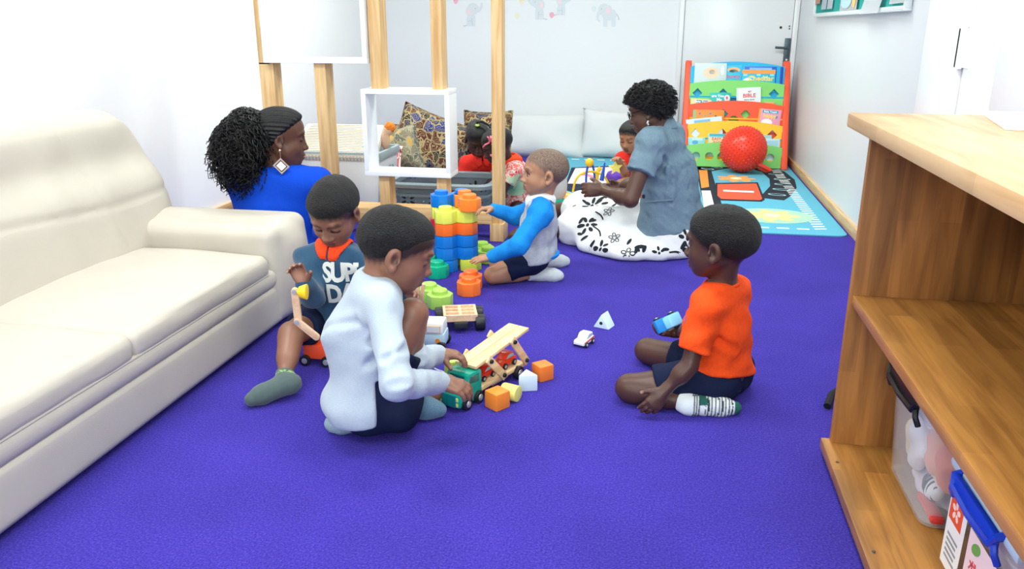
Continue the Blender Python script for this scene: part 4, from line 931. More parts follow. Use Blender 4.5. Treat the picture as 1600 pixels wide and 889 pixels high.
# ------------------------------------------------------------------ toy vehicles
M_tyre = mat('black_rubber', '#1a1d20', .45); M_hub = mat('silver_hub', '#b9bec2', .3, metal=.5); M_lw = wood('light_toy_wood', '#d6ae78', '#ecd0a2', (1, 10, 10), 6, .45)
def wheel(t, c, r, w, ax=(0, 1, 0), hub=True, parent=None):
    c = np.array(c, float); ax = np.array(ax, float); bm = BM(); cyl(bm, c-ax*w/2, c+ax*w/2, r, seg=24, bev=r*.15); o = obj('wheel', bm, M_tyre, t)
    if hub:
        bm = BM(); cyl(bm, c+ax*w*.45, c+ax*(w/2+.0012), r*.55, r*.5, seg=18); cyl(bm, c+ax*(w/2), c+ax*(w/2+.003), r*.2, seg=10); obj('hubcap', bm, M_hub, o)
    return o
def toy_car(label, loc, rz, cols, L=.085, W=.045, group='toy cars', rot=None, kind='car', name='toy_car'):
    t = thing(name, label, 'toy car', loc, rz, group=group, rot=rot); c1, c2, cw = cols
    s = L/.085
    low = [(-.042, .010), (-.042, .026), (-.036, .029), (.038, .026), (.042, .021), (.042, .010)]
    up = [(-.036, .0285), (-.031, .044), (-.004, .046), (.006, .043), (.019, .0278)]
    R = MX((1, 0, 0), (0, 0, 1), (0, -1, 0))
    bm = BM(); prism(bm, [(x*s, z*s) for x, z in low], -W/2, W/2, M=R, bev=.003*s); obj('body', bm, mat('car_'+c1, c1, .3, coat=.3), t)
    bm = BM(); prism(bm, [(x*s, z*s) for x, z in up], -W/2*.88, W/2*.88, M=R, bev=.003*s); obj('cabin', bm, mat('car_'+c2, c2, .3, coat=.3), t)
    for sd in (-1, 1):
        obj('window', prism(BM(), [(x*s, z*s) for x, z in [(-.028, .031), (-.026, .041), (-.006, .0425), (.003, .040), (.012, .030)]], W/2*.88*sd-.0006, W/2*.88*sd+.0006, M=MX((1, 0, 0), (0, 0, 1), (0, -1, 0))), mat('car_'+cw, cw, .2), t, False)
        if kind == 'stripe': obj('stripe', prism(BM(), [(x*s, z*s) for x, z in [(-.041, .018), (-.041, .0265), (.0, .024), (.036, .0215), (.036, .016), (-.01, .018)]], W/2*sd-.0006, W/2*sd+.0006, M=MX((1, 0, 0), (0, 0, 1), (0, -1, 0))), mat('car_stripe', '#e8522e', .35), t, False)
        for x in (-.026, .025): wheel(t, (x*s, sd*(W/2+.001), .0105*s), .0105*s, .008*s, (0, sd, 0))
    return t
hd = math.atan2(-.27, -.125); tf = flo(719, 640)+FW*.05
t = thing('toy_transporter', 'wooden car transporter truck with teal cab in the boy\'s hands', 'toy truck', tf, hd); t.scale = (1.1, 1.1, 1.1)
M_teal = mat('teal_toy_paint', '#15a58c', .3, coat=.3); M_teald = mat('teal_dark', '#0f7f78', .4)
R = MX((1, 0, 0), (0, 0, 1), (0, -1, 0)); W = .078
bm = BM(); prism(bm, [(.02, .012), (.055, .012), (.055, .050), (.05, .056), (.02, .066), (.012, .098), (.006, .102), (-.045, .100), (-.05, .096), (-.05, .012)], -W/2, W/2, M=R, bev=.004); cab = obj('cab', bm, M_teal, t)
bm = BM(); box(bm, (.0555, 0, .030), (.003, .05, .036)); g_ = obj('grille', bm, mat('grille_blue', '#16718a', .4), cab, False)
for k in range(8):
    bm = BM(); box(bm, (.0575, -.0225+.0064*k, .030), (.002, .0025, .034)); obj('grille_bar', bm, M_teald, g_) if False else obj('grille_bar', bm, M_teald, cab, False)
for sd in (-1, 1):
    for zz in (.022, .038): obj('headlight', box(BM(), (.0565, sd*.031, zz), (.004, .008, .011), bev=.0015), mat('lamp_yellow', '#d9dc7c', .35), cab)
    obj('cab_window', prism(BM(), [(-.035, .068), (-.035, .092), (.004, .092), (.010, .072)], W/2*sd-.0006, W/2*sd+.0006, M=R), mat('window_dark_teal', '#0d5f66', .2), cab, False)
obj('windscreen', prism(BM(), [(-.028, 0), (.028, 0), (.026, .024), (-.026, .024)], 0, .001, M=MX((0, 1, 0), (-.25, 0, .97), (.97, 0, .25), (.0205, 0, .070))), mat('window_dark_teal', '#0d5f66', .2), cab, False)
for x in (.026, -.03):
    for sd in (-1, 1): wheel(t, (x, sd*(W/2+.003), .019), .019, .016, (0, sd, 0))
bm = BM(); box(bm, (-.155, 0, .034), (.25, .074, .014), bev=.003); obj('lower_deck', bm, M_lw, t)
bm = BM(); prism(bm, [(-.29, .024), (-.06, .024), (-.06, .03), (-.10, .03), (-.125, .012), (-.2, .012), (-.22, .024)], -.022, .022, M=R); obj('chassis_rail', bm, M_lw, t)
for sd in (-1, 1): wheel(t, (-.235, sd*(W/2+.002), .021), .021, .016, (0, sd, 0))
# slanting upper deck: two planks over four struts
def tl(p): return np.array(p, float)
a = .13; Mu = T((-.16, 0, .128), (0, a, 0))
for sd in (-1, 1):
    bm = BM(); box(bm, (0, sd*.0195, 0), (.275, .038, .010), bev=.0025); bmesh.ops.transform(bm, matrix=Mu, verts=bm.verts); obj('upper_plank', bm, M_lw, t)
for sd in (-1, 1):
    for x0, z0, x1, z1 in ((-.085, .112, -.15, .045), (-.205, .134, -.27, .052)):
        d_ = nrm((x1-x0, 0, z1-z0)); L_ = math.hypot(x1-x0, z1-z0); bm = BM(); box(bm, (0, 0, 0), (L_+.03, .008, .026), bev=.003)
        bmesh.ops.transform(bm, matrix=MX(d_, (0, 1, 0), np.cross(d_, (0, 1, 0)), ((x0+x1)/2, sd*(.043), (z0+z1)/2)), verts=bm.verts); st = obj('strut', bm, M_lw, t)
        for x, z in ((x0, z0), (x1, z1)):
            bm = BM(); cyl(bm, (x, sd*.045, z), (x, sd*.053, z), .0075, .006, seg=14); obj('bolt', bm, M_tyre, st)
def on_truck(p):
    p = np.array(p)*1.1; c, s_ = math.cos(hd), math.sin(hd); return np.array([tf[0]+p[0]*c-p[1]*s_, tf[1]+p[0]*s_+p[1]*c, p[2]])
toy_car('red toy car with pale windows on the front of the truck\'s lower deck', on_truck((-.105, .0, .0415)), hd, ('#d8301f', '#d8301f', '#9fc3cf'), .082, .044)
toy_car('orange red toy car at the back of the truck\'s lower deck', on_truck((-.215, .0, .0415)), hd, ('#e2401f', '#e2401f', '#9fc3cf'), .09, .044)
toy_car('white toy car with orange side stripe alone on the carpet', flo(913, 541)+FW*.02, YAW-math.radians(122), ('#eef0f0', '#f1f2f2', '#c4d6df'), .088, .045, kind='stripe')
# flat wooden chassis with four black wheels
t = thing('toy_chassis', 'flat wooden toy cart with six recesses and four black wheels', 'toy cart', flo(717, 520)+FW*.075, YAW+.12)
bm = BM(); xs = [-.062, -.052, -.006, .006, .052, .062]; ys = [-.06, -.05, -.0225, -.0125, .0125, .0225, .05, .06]
for i in range(5):
    for j in range(7):
        deep = i in (1, 3) and j in (1, 3, 5); zt = .052 if deep else .064
        box(bm, ((xs[i]+xs[i+1])/2, (ys[j]+ys[j+1])/2, (.040+zt)/2), (xs[i+1]-xs[i], ys[j+1]-ys[j], zt-.040))
bmesh.ops.remove_doubles(bm, verts=bm.verts, dist=.0001); M_pale = wood('pale_beech', '#d3a886', '#e4c3a2', (8, 1, 8), 6, .5); t.scale = (1.08, 1.08, 1.08); obj('tray', bm, M_pale, t, False)
bm = BM(); box(bm, (0, 0, .03), (.05, .16, .022), bev=.004); obj('underframe', bm, mat('black_toy', '#22262a', .5), t)
bm = BM(); box(bm, (0, -.068, .030), (.045, .016, .012), bev=.003); obj('hitch', bm, mat('pinkish_beech', '#c9a191', .5), t)
for x in (-.072, .072):
    for y in (-.045, .05): wheel(t, (x, y, .03), .03, .036, (1 if x > 0 else -1, 0, 0), hub=False)
# white and pale blue wooden camper van
t = thing('toy_camper', 'white and pale blue wooden toy van with orange dot behind the crouching boy\'s knee', 'toy van', flo(668, 548)+FW*.04, YAW-.12)
R2 = MX((0, 1, 0), (0, 0, 1), (1, 0, 0)); Mv1, Mv2 = mat('van_white', '#eef1f2', .4), mat('van_pale_blue', '#bcdce8', .4)
bm = BM(); box(bm, (0, 0, .043), (.14, .088, .05), bev=.007); obj('lower_body', bm, Mv2, t)
bm = BM(); prism(bm, [(-.042, .068), (.042, .068), (.036, .108), (.028, .114), (-.028, .114), (-.036, .108)], -.066, .066, M=R2, bev=.005); obj('upper_body', bm, Mv1, t)
for x0, x1 in ((-.058, -.006), (.004, .056)):
    obj('window_outline', box(BM(), ((x0+x1)/2, -.0405, .086), (x1-x0, .006, .026)), mat('van_line', '#d9b486', .5), t, False); obj('window_pane', box(BM(), ((x0+x1)/2, -.0415, .086), (x1-x0-.004, .0062, .022)), Mv1, t, False)
for x in (-.05, .045): bm = BM(); cyl(bm, (x, -.043, .043), (x, -.0452, .043), .009, seg=20); obj('orange_dot', bm, mat('dot_orange', '#f0952a', .4), t)
for x in (-.052, .058):
    for sd in (-1, 1): wheel(t, (x, sd*.046, .02), .02, .018, (0, sd, 0), hub=False)
# white string of the van on the carpet
q = [flo(*p, .006) for p in ((690, 556), (688, 566), (678, 568), (676, 574), (684, 578), (694, 581))]
t = thing('pull_string', 'thin white pull string lying on the carpet by the truck', 'string', q[0]*[1, 1, 0]); bm = BM(); tube(bm, [p-q[0]*[1, 1, 0] for p in q], .0022, 6); obj('cord', bm, mat('string_white', '#dfe3ea', .8), t)
# wooden crane arm with yellow tip beside the boy in the lettered sweatshirt
c0 = flo(489, 570)+FW*.02
t = thing('toy_crane', 'toy crane with two wooden arm pieces, yellow tip and orange red base', 'toy crane', c0, 0)
def cj(px, py, d): return atd(px, py, d)-c0
D0 = 2.435
A, B_, C_ = cj(461, 455, D0-.02), cj(466, 500, D0-.01), cj(496, 524, D0)
def bar(nm, p, q, w, th, m, parent):
    z = nrm(q-p); y = nrm(np.cross(z, RT)); y = nrm(FW*1.0-z*np.dot(FW, z)); x = np.cross(y, z); L_ = np.linalg.norm(q-p)
    bm = BM(); pts = [(w*.5*math.cos(a), L_/2+w*.5*math.sin(a)) for a in np.linspace(0, math.pi, 8)]+[(w*.5*math.cos(a), -L_/2+w*.5*math.sin(a)) for a in np.linspace(math.pi, 2*math.pi, 8)]
    prism(bm, pts, -th/2, th/2, M=MX(x, z, -y, (p+q)/2), bev=.002); return obj(nm, bm, m, parent)
b1 = bar('arm_piece', A, B_, .024, .012, M_pale, t); b2_ = bar('arm_piece', B_+FW*-.013, C_+FW*-.013, .022, .012, M_pale, t)
for p, par in ((A-FW*.007, b1), (B_-FW*.021, b2_)):
    bm = BM(); cyl(bm, p, p-FW*.004, .0075, seg=14); obj('rivet', bm, M_hub, par)
bm = BM(); q = cj(469, 456, D0-.02); cyl(bm, q-RT*.004, q+RT*.022, .017, .026, seg=20, bev=.003); cyl(bm, q-RT*.016, q-RT*.004, .008, .01, seg=14); obj('bucket_tip', bm, mat('yellow_toy', '#f2c822', .4), t)
bm = BM(); box(bm, (.02, .02, .05), (.10, .085, .055), bev=.008); box(bm, (.02, .02, .085), (.05, .05, .03), bev=.006); obj('base', bm, mat('orange_red_toy', '#ee5229', .4), t)
bm = BM(); box(bm, (-.0315, .02, .048), (.004, .06, .034), bev=.001); obj('tread_panel', bm, mat('dark_grey_toy', '#33363c', .5), t)
for k in range(3): obj('yellow_mark', box(BM(), (-.032, .0-.0+.018*k, .032), (.006, .01, .012), bev=.001), mat('yellow_toy', '#f2c822', .4), t)
for x in (-.02, .06):
    for sd in (-1, 1): wheel(t, (x, .02+sd*.05, .02), .02, .014, (0, sd, 0))
# wooden clothes-peg toy pieces held by the far hand
p0 = atd(648, 462, 2.62); t = thing('wooden_peg', 'pale wooden peg toy held up behind the crouching boy\'s knee', 'toy', p0); bm = BM()
for k, (dx, tl_) in enumerate(((-.012, -.22), (.008, -.12), (.024, -.16))):
    bm = BM(); box(bm, (0, 0, 0), (.014, .012, .085), bev=.002); bmesh.ops.transform(bm, matrix=MX(RT*math.cos(tl_)-UP*math.sin(tl_)*0, FW, UP*math.cos(tl_)-RT*math.sin(tl_), RT*dx), verts=bm.verts); obj('stick', bm, M_pale, t)
# blue toy car in the orange shirt boy's hand
p0 = atd(1039, 506, 2.56); toy_car('bright blue toy car held in the hand of the boy in orange', p0-UP*.0, 0, ('#1f86d8', '#7cc7ef', '#bfe6f5'), .10, .045, rot=(math.radians(-58), math.radians(12), YAW+math.radians(208)))
# bead maze by the woman in grey blue
q0 = flo(928, 322, .0095); t = thing('bead_maze', 'wire bead maze with yellow bead and blue and yellow wires in the woman\'s lap', 'toy', q0); D1 = 4.42
def arc(pts): return [atd(x, y, D1+dd)-q0 for x, y, dd in pts]
def spline(P, n=8):
    P = [np.array(p) for p in P]; o = []
    for i in range(len(P)-1):
        a, b, c, d = P[max(i-1, 0)], P[i], P[i+1], P[min(i+2, len(P)-1)]
        for k in range(n):
            u = k/n; o.append(.5*((2*b)+(-a+c)*u+(2*a-5*b+4*c-d)*u*u+(-a+3*b-3*c+d)*u**3))
    return o+[P[-1]]
for nm, pts, c, r in (('yellow_wire', [(895, 300, 0), (899, 283, .0), (908, 272, .0), (925, 268, .02), (942, 274, .03), (951, 288, .03), (954, 300, .03)], '#f2c322', .006), ('blue_wire', [(916, 300, .0), (916, 275, .0), (919, 257, .0), (922, 252, .0), (926, 258, .02), (929, 275, .03), (929, 292, .03)], '#1f55c0', .006)):
    bm = BM(); tube(bm, spline(arc(pts)), r, 8); obj(nm, bm, mat('wire_'+c, c, .35), t)
bm = BM(); a_, b_ = atd(945, 254, D1)-q0, atd(940, 282, D1)-q0; cyl(bm, a_, b_, .004, .013, seg=12); obj('blue_cone', bm, mat('wire_#1f55c0', '#1f55c0', .35), t)
bm = BM(); sph(bm, atd(921, 254, D1)-q0, .024); obj('yellow_bead', bm, mat('bead_yellow', '#f3c02b', .35), t)
bm = BM(); sph(bm, atd(929, 291, D1)-q0, (.022, .022, .014)); obj('teal_bead', bm, mat('bead_teal', '#22b3a4', .35), t)
bm = BM(); box(bm, (0, 0, .03), (.20, .12, .02), bev=.005); box(bm, (0, 0, .011), (.1, .08, .022), bev=.004); obj('base', bm, M_pale, t)
# yellow banana piece and teal heart on the rug
p0 = atd(935, 275, 4.62); t = thing('toy_banana', 'yellow banana-like toy piece standing by the bead maze', 'toy', p0); bm = BM(); tube(bm, spline([(0, 0, -.05), (-.012, 0, -.02), (-.008, 0, .02), (.012, 0, .05)]), [.006]+[.014]*7+[.015]*9+[.012]*7+[.006], 8); obj('body', bm, mat('bead_yellow', '#f3c02b', .35), t)
p0 = flo(871, 318, .01); t = thing('teal_heart', 'small teal heart-shaped toy on the rug behind the boy', 'toy', p0); bm = BM(); prism(bm, [(0, -.05), (.05, .0), (.05, .03), (.03, .045), (0, .03), (-.03, .045), (-.05, .03), (-.05, 0)], 0, .03, bev=.006); obj('body', bm, mat('toy_teal', '#17b39a', .4), t)
# ------------------------------------------------------------------ people
def ln(par, px, py, L, sg):
    """the point seen at a pixel that lies at limb length L from its parent joint"""
    r = nrm(ray(px, py)); v = CP-par; b = v@r; disc = b*b-(v@v-L*L)
    return CP+r*(-b if disc < 0 else -b+sg*math.sqrt(disc))
def skin_mat(nm, rough=.42): return mat(nm, '#5a3b2e', rough, bump=.06, bscale=300, attr='Col', spec=.45)
M_skin = skin_mat('skin')
def hair_mat(nm, c, b=1.0, bs=260): return mat(nm, c, .6, bump=b, bscale=bs, bdist=.012, var=.85, vscale=300, spec=.45)
M_hair = hair_mat('close_cropped_hair', '#131214'); M_hair2 = hair_mat('shaved_hair', '#3c332f', .5)
M_eye = mat('eye_white', '#e9e2da', .2); M_iris = mat('iris_dark', '#1c110c', .12)
def frame3(fwd, up=UP, roll=0):
    f = nrm(fwd); l = nrm(np.cross(up, f)); u = np.cross(f, l)
    if roll: l, u = l*math.cos(roll)+u*math.sin(roll), u*math.cos(roll)-l*math.sin(roll)
    return np.stack([l, f, u])          # rows: their left, forward, up
class Head:
    def __init__(s, c, fwd, sc=1., roll=0, adult=False, eyes='down', up=UP):
        s.c = np.array(c, float); s.R = frame3(fwd, up, roll); s.s = sc; s.adult = adult; s.eyes = eyes; s.line = None if adult else ([-.11, -.06, -.03, -.012, .012, .03, .055, .085], [-.052, -.050, -.038, -.024, -.012, .004, .028, .046])
    def w(s, x, y, z): return s.c+(np.array([x, y, z])*s.s)@s.R
    def add(s, S):
        q = s.s; R = s.R
        def E(c, r, k=.02, op=1): S.ell(s.w(*c), np.array(r)*q, R, k*q, op)
        def Cn(a, b, ra, rb, k=.01, op=1): S.cone(s.w(*a), s.w(*b), ra*q, rb*q, k*q, op)
        a = s.adult; jz = -.016 if a else 0
        s.cran(S)
        E((0, .030, -.030+jz*.5), (.053, .055, .060), .03)
        E((0, .040, -.058+jz), (.036, .040, .032), .03)
        for x in (-1, 1): E((x*.033, .048, -.036+jz*.6), (.024, .026, .026), .025)
        for x in (-1, 1): Cn((x*.050, -.005, -.045+jz*.7), (x*.020, .055, -.080+jz), .016, .014, .03)
        E((0, .062, -.084+jz), (.018, .016, .014), .02)
        Cn((0, .080, -.002), (0, .094, -.034+jz*.4), .007, .0095, .012)
        E((0, .097, -.037+jz*.4), (.0115, .0105, .0095), .006)
        for x in (-1, 1): E((x*.0125, .090, -.040+jz*.4), (.0085, .009, .0075), .006)
        for x in (-1, 1): E((x*.006, .097, -.0475+jz*.4), (.0035, .005, .003), .003, -1)
        E((0, .084, -.060+jz*.7), (.021, .0125, .0075), .008); E((0, .082, -.072+jz*.8), (.0185, .0125, .0078), .008)
        E((0, .097, -.066+jz*.75), (.021, .009, .0016), .004, -1)
        for x in (-1, 1):
            E((x*.029, .083, -.006), (.017, .010, .0095), .012, -1)
            if s.eyes == 'down':
                E((x*.029, .0695, -.008), (.0155, .0125, .0105), .004); E((x*.029, .0815, -.0155), (.014, .004, .0012), .002, -1)
            else:
                E((x*.029, .0670, -.008), (.0155, .0125, .0125), .004)
                for u in np.linspace(-1, 1, 5): pass
            Cn((x*.014, .083, .014), (x*.030, .082, .019), .003, .003, .014); Cn((x*.030, .082, .019), (x*.046, .069, .013), .003, .002, .014)
            # ear
            ex = .068
            E((x*(ex+.006), -.010, -.016), (.0085, .019, .029), .006); E((x*(ex+.0145), -.004, -.015), (.0085, .0105, .018), .003, -1); E((x*(ex+.010), -.002, -.040), (.0075, .0095, .0105), .006)
            E((x*(ex+.010), .006, -.020), (.004, .004, .007), .004)
    def cran(s, S, g=0):
        q = s.s; R = s.R
        def E(c, r, k): S.ell(s.w(*c), (np.array(r)+g)*q, R, k*q)
        E((0, -.014, .026), (.071, .088, .073), .01); E((0, .026, .028), (.060, .056, .056), .03); E((0, -.052, .008), (.058, .050, .056), .03)
    def paints(s, lip='#6d4038'):
        o = []; jz = -.016 if s.adult else 0
        for x in (-.012, 0, .012): o.append((s.w(x, .094, -.061+jz*.7), .0085*s.s, lip, 1)); o.append((s.w(x, .092, -.072+jz*.8), .0085*s.s, lip, 1))
        for x in (-1, 1):
            o.append((s.w(x*.079, -.005, -.013), .009*s.s, '#20130f', .75)); o.append((s.w(x*.079, -.003, -.024), .007*s.s, '#20130f', .6))  # shade inside the ear bowl painted into the skin colour
            for u in np.linspace(0, 1, 7): o.append((s.w(x*(.014+.032*u), .087-.012*u*u, .013+.007*math.sin(u*2.6)), .0050*s.s, '#120c0a', .5))
            if s.eyes == 'down':
                for u in np.linspace(-1, 1, 7): o.append((s.w(x*(.029+.013*u), .082-.004*abs(u)-.002*u, -.0158+.0025*u*u), .0042*s.s, '#0d0807', .95))
            else:
                for u in np.linspace(-1, 1, 9): o.append((s.w(x*(.029+.0135*u), .081-.005*u*u-.002*u, .0005-.005*u*u), .0042*s.s, '#0d0807', .95))
        return o
    def eyeballs(s, parent, org):
        if s.eyes == 'down': return
        for x in (-1, 1):
            bm = BM(); M = MX(s.R[0], s.R[1], s.R[2], s.w(x*.029, .0692, -.009)-org); q = s.s
            sph(bm, (0, 0, 0), (.0115*q, .0128*q, .0078*q), 20, 14, M=M); e = obj('eye', bm, M_eye, parent)
            bm = BM(); sph(bm, (s.look[0]*q if hasattr(s, 'look') else 0, .0095*q, 0), (.0058*q, .0040*q, .0062*q), 16, 10, M=M); obj('iris', bm, M_iris, e)
    def hair(s, parent, org, th=.006, line=None, m=None, res=.0035, noise=.0008, name='hair'):
        S = SDF(); s.cran(S, .0); s.extra = getattr(s, 'extra', None)
        xs, hs = line or ([-.11, -.06, -.03, -.012, .012, .03, .055, .085], [-.052, -.050, -.038, -.024, -.012, .004, .028, .046])
        s.line = (xs, hs); c, R, q = s.c, s.R, s.s; fuzz = sines(11, .03, noise*2, 7)
        def f(P):
            L = ((P-c)@R.T)/q; h = np.interp(L[..., 1], xs, hs)+.003*np.sin(L[..., 0]*110)+.002*np.sin(L[..., 1]*190)
            t = np.tanh((L[..., 2]-h-.005)/.022); return (-(th*.5*(t+1)-.004*(1-t)*.8)*q+fuzz(P)*(t > 0)).astype(np.float32)
        S.disp(f); return sdf_obj(name, S, res, m or M_hair, parent, org)
def hand(S, W, d, n, t, s=1., curl=(.5, .55, .6, .65), thumb=(.8, .3), spread=.05, paints=None, palm='#a67a66'):
    """palm with four unequal bent fingers and a thumb; d: wrist to fingers, n: palm faces, t: thumb side"""
    d = nrm(d); t = nrm(np.array(t)-d*np.dot(t, d)); n0 = np.cross(t, d); n = n0 if np.dot(n0, n) > 0 else -n0; W = np.array(W, float)
    S.ell(W+d*.030*s, np.array([.023, .032, .0115])*s, np.stack([t, d, n]), .012*s)
    S.cone(W-d*.01*s, W+d*.02*s, .0165*s, .016*s, .014*s)
    Ls = (.041, .046, .042, .033); kn = (.050, .0525, .0505, .045)
    for i in range(4):
        o = .0205-.0135*i; b = W+d*kn[i]*s+t*o*s; S.cone(W+d*.02*s+t*o*.7*s, b, .0095*s, .0080*s, .009*s)
        dd = nrm(d+t*spread*(1.5-i)*1.0); a = 0; p = b; r = .0073-.0004*(i == 3)
        for j, fr in enumerate((.44, .31, .25)):
            a += curl[i]*(.7, 1.1, .7)[j]; e = p+(dd*math.cos(a)+n*math.sin(a))*Ls[i]*fr*s
            S.cone(p, e, r*s, (r-.0007)*s, .0028*s); p = e; r -= .0007
        if paints is not None:
            back = -n*math.cos(a)+dd*math.sin(a)
            paints.append((p+back*.004*s+(dd*math.cos(a)+n*math.sin(a))*.003*s, .0045*s, '#b58d7c', .7))
    b = W+d*.014*s+t*.019*s; p = b; v = nrm(d*.62+t*thumb[0]+n*thumb[1]); S.cone(W+d*.008*s+t*.008*s, p, .012*s, .0105*s, .010*s)
    e = p+v*.024*s; S.cone(p, e, .0098*s, .0080*s, .008*s); v2 = nrm(v+d*.45+n*thumb[1]*.6); e2 = e+v2*.021*s; S.cone(e, e2, .0080*s, .0064*s, .003*s)
    if paints is not None:
        paints.append((e2-n*.005*s, .0048*s, '#b58d7c', .7))
        for q in (.018, .032, .045): paints.append((W+d*q*s+n*.012*s, .016*s, palm, .55))
def colour_fn(base, paints, head=None, hair='#161415'):
    b = np.array(lin(base))
    def f(V):
        c = np.tile(b, (len(V), 1))
        for p, r, col, a in paints:
            d = np.sqrt(((V-p)**2).sum(1)); w = np.clip(1.5-d/r, 0, 1)*a; w = (w*w*(3-2*w))[:, None] if a == 1 else w[:, None]
            c = c*(1-w)+np.array(lin(col))*w
        if head is not None and getattr(head, 'line', None):     # the fading edge of the hair
            L = ((V-head.c)@head.R.T)/head.s; near = (np.abs(L[:, 0]) < .085) & (np.abs(L[:, 1]) < .12) & (L[:, 2] > -.07)
            h = np.interp(L[:, 1], *head.line); w = np.clip((L[:, 2]-h+.013+.004*np.sin(L[:, 0]*300)*np.sin(L[:, 1]*260))/.018, 0, 1)*near*(np.abs(L[:, 0]) < .0735)
            c = c*(1-w[:, None]*.9)+np.array(lin(hair))*w[:, None]*.9
        return c
    return f
def mixp(a, b, t): return a*(1-t)+b*t
def torso(S, J, s, g=0., k=.035, belly=1.):
    P, C, N = J['P'], J['C'], J['N']
    S.cone(J['HL'], J['HR'], .068*s+g, k=.02)
    S.cone(P, C, (.078*belly)*s+g, .070*s+g, k=k)
    for h, sh in (('HL', 'SL'), ('HR', 'SR')):
        S.cone(mixp(J[h], P, .25), mixp(J[sh], mixp(C, N, .6), .45), .056*s+g, .046*s+g, k=k)
    S.cone(C, mixp(C, N, .8), .066*s+g, .048*s+g, k=k)
    S.cone(J['SL'], J['SR'], .036*s+g, k=.03*s)
def limb_arm(S, J, d, s, g=0, full=True):
    S.cone(J['S'+d], J['E'+d], .033*s+g, .0265*s+g, k=.02*s)
    if full: S.cone(J['E'+d], J['W'+d], .0265*s+g, .0165*s+g, k=.012*s); S.ell(mixp(J['E'+d], J['W'+d], .3), .0275*s+g, k=.02*s)
def limb_leg(S, J, d, s, g=0, shin=True):
    S.cone(J['H'+d], J['K'+d], .060*s+g, .041*s+g, k=.02*s); S.ell(J['K'+d], .040*s+g, k=.015*s)
    if shin:
        S.cone(J['K'+d], J['A'+d], .036*s+g, .0215*s+g, k=.014*s); v = J['A'+d]-J['K'+d]; S.cone(J['K'+d]+v*.18, J['K'+d]+v*.5, .034*s+g, .031*s+g, k=.03*s)
def foot(S, J, d, s, g=0, sole=None):
    A, Tt, K = J['A'+d], J['T'+d], J['K'+d]; ax = nrm(Tt-A); h = nrm(A-K)
    heel = A+(h-ax*np.dot(h, ax)*.5)*.012*s-ax*.022*s
    S.ell(heel, .0235*s+g, k=.015*s); S.cone(A, mixp(A, Tt, .55), .024*s+g, .021*s+g, k=.016*s); S.cone(heel, mixp(A, Tt, .75), .021*s+g, .0215*s+g, k=.02*s); S.cone(mixp(A, Tt, .7), Tt, .0235*s+g, .0165*s+g, k=.014*s)
def sock(J, d, s, m, parent, org, top=.25, cols=None, name='sock', g=.0035, res=.0038, fold=.0012):
    S = SDF(); foot(S, J, d, s, g); q = mixp(J['A'+d], J['K'+d], top); S.cone(J['A'+d], q, .0235*s+g, (.0215+.012*top)*s+g, k=.012*s, flat=1); S.disp(sines(5, .03, fold))
    return sdf_obj(name, S, res, m, parent, org, cols)
def person(label, base, cat='person'): return thing('person', label, cat, (base[0], base[1], 0))
def floor_of(J): return np.array([J['P'][0], J['P'][1], 0])
def cloth(nm, c, var=.07, b=.4, bs=300): return mat(nm, c, .85, bump=b, bscale=bs, var=var, vscale=90, spec=.2)
def crease(a, b, amp=.005, w=.010):
    a = np.array(a, float); ba = np.array(b, float)-a; l2 = float(ba@ba)
    def f(P):
        pa = P-a; h = np.clip((pa@ba)/l2, 0, 1); d2 = ((pa-h[..., None]*ba)**2).sum(-1)
        return (amp*np.exp(-d2/(w*w))-amp*.6*np.exp(-(np.sqrt(d2)-1.7*w)**2/(w*w))).astype(np.float32)
    return f
def bvh_np(S, res):
    V, F = S.mesh(res); return BVHTree.FromPolygons([tuple(v) for v in V], [tuple(f) for f in F])
def flap_collar(nm, J, fw_, ax, shirt, m, parent, O, s=1., w=.034, tip=.030, gap=.10, th=.0042, amax=3.2):
    """turned-down collar that follows the garment: a thin shell over the shirt around the neck, open and pointed at the front"""
    N = J['N']; u = nrm(N-J['C']+UP*.12); f0 = nrm(fw_-u*np.dot(fw_, u)); a0 = np.cross(u, f0); a0 = a0 if np.dot(a0, ax) > 0 else -a0
    S = SDF(); S.ell(N-u*.01, .085*s)
    def over(P):
        q = P-N; h = q@u; x = q@f0; y = q@a0; r = np.sqrt(x*x+y*y); a = np.abs(np.arctan2(y, x)); sh = shirt.ev(P)
        R = (.043+w+tip*np.maximum(0, 1-np.abs(a-.42)/.5))*s
        d = np.maximum(np.abs(sh-.0062)-th, np.sqrt(r*r+h*h)-R); d = np.maximum(d, (gap-a)*r*.8+np.maximum(0, .03-r)*0); d = np.maximum(d, -.11-h); d = np.maximum(d, (a-amax)*r)
        return np.maximum(d, h-.05)
    S.over = over; return sdf_obj(nm, S, .003, m, parent, O)
BASE = {}
SK1, SK2, SK3, SK4 = '#5b3c30', '#845b49', '#8a5f49', '#4d322a'
# ---------------- boy in orange (kneeling, seen from behind his left shoulder)
J = {}; P = J['P'] = atd(1122, 585, 2.41); ax = nrm(dv(-.6, -.75))
J['HL'] = P+ax*.06; J['HR'] = P-ax*.06
J['C'] = atd(1122, 505, 2.40); J['N'] = atd(1128, 444, 2.385); HC = atd(1125, 377, 2.375)
J['SL'] = J['N']+ax*.105+UP*-.045; J['SR'] = J['N']-ax*.105+UP*-.045
J['EL'] = atd(1077, 572, 2.265); J['WL'] = flo(1037, 612, .085)
J['ER'] = ln(J['SR'], 1082, 518, .19, -1); J['WR'] = ln(J['ER'], 1058, 519, .12, 1)
J['KL'] = flo(984, 606, .048); J['AL'] = flo(1082, 632, .03); J['TL'] = flo(1148, 637, .024)
J['KR'] = flo(1012, 548, .05); J['AR'] = flo(1110, 588, .03); J['TR'] = flo(1165, 592, .024)
O = floor_of(J); B4 = person('young boy in orange t-shirt and navy shorts kneeling with a blue car', O); s = 1.05
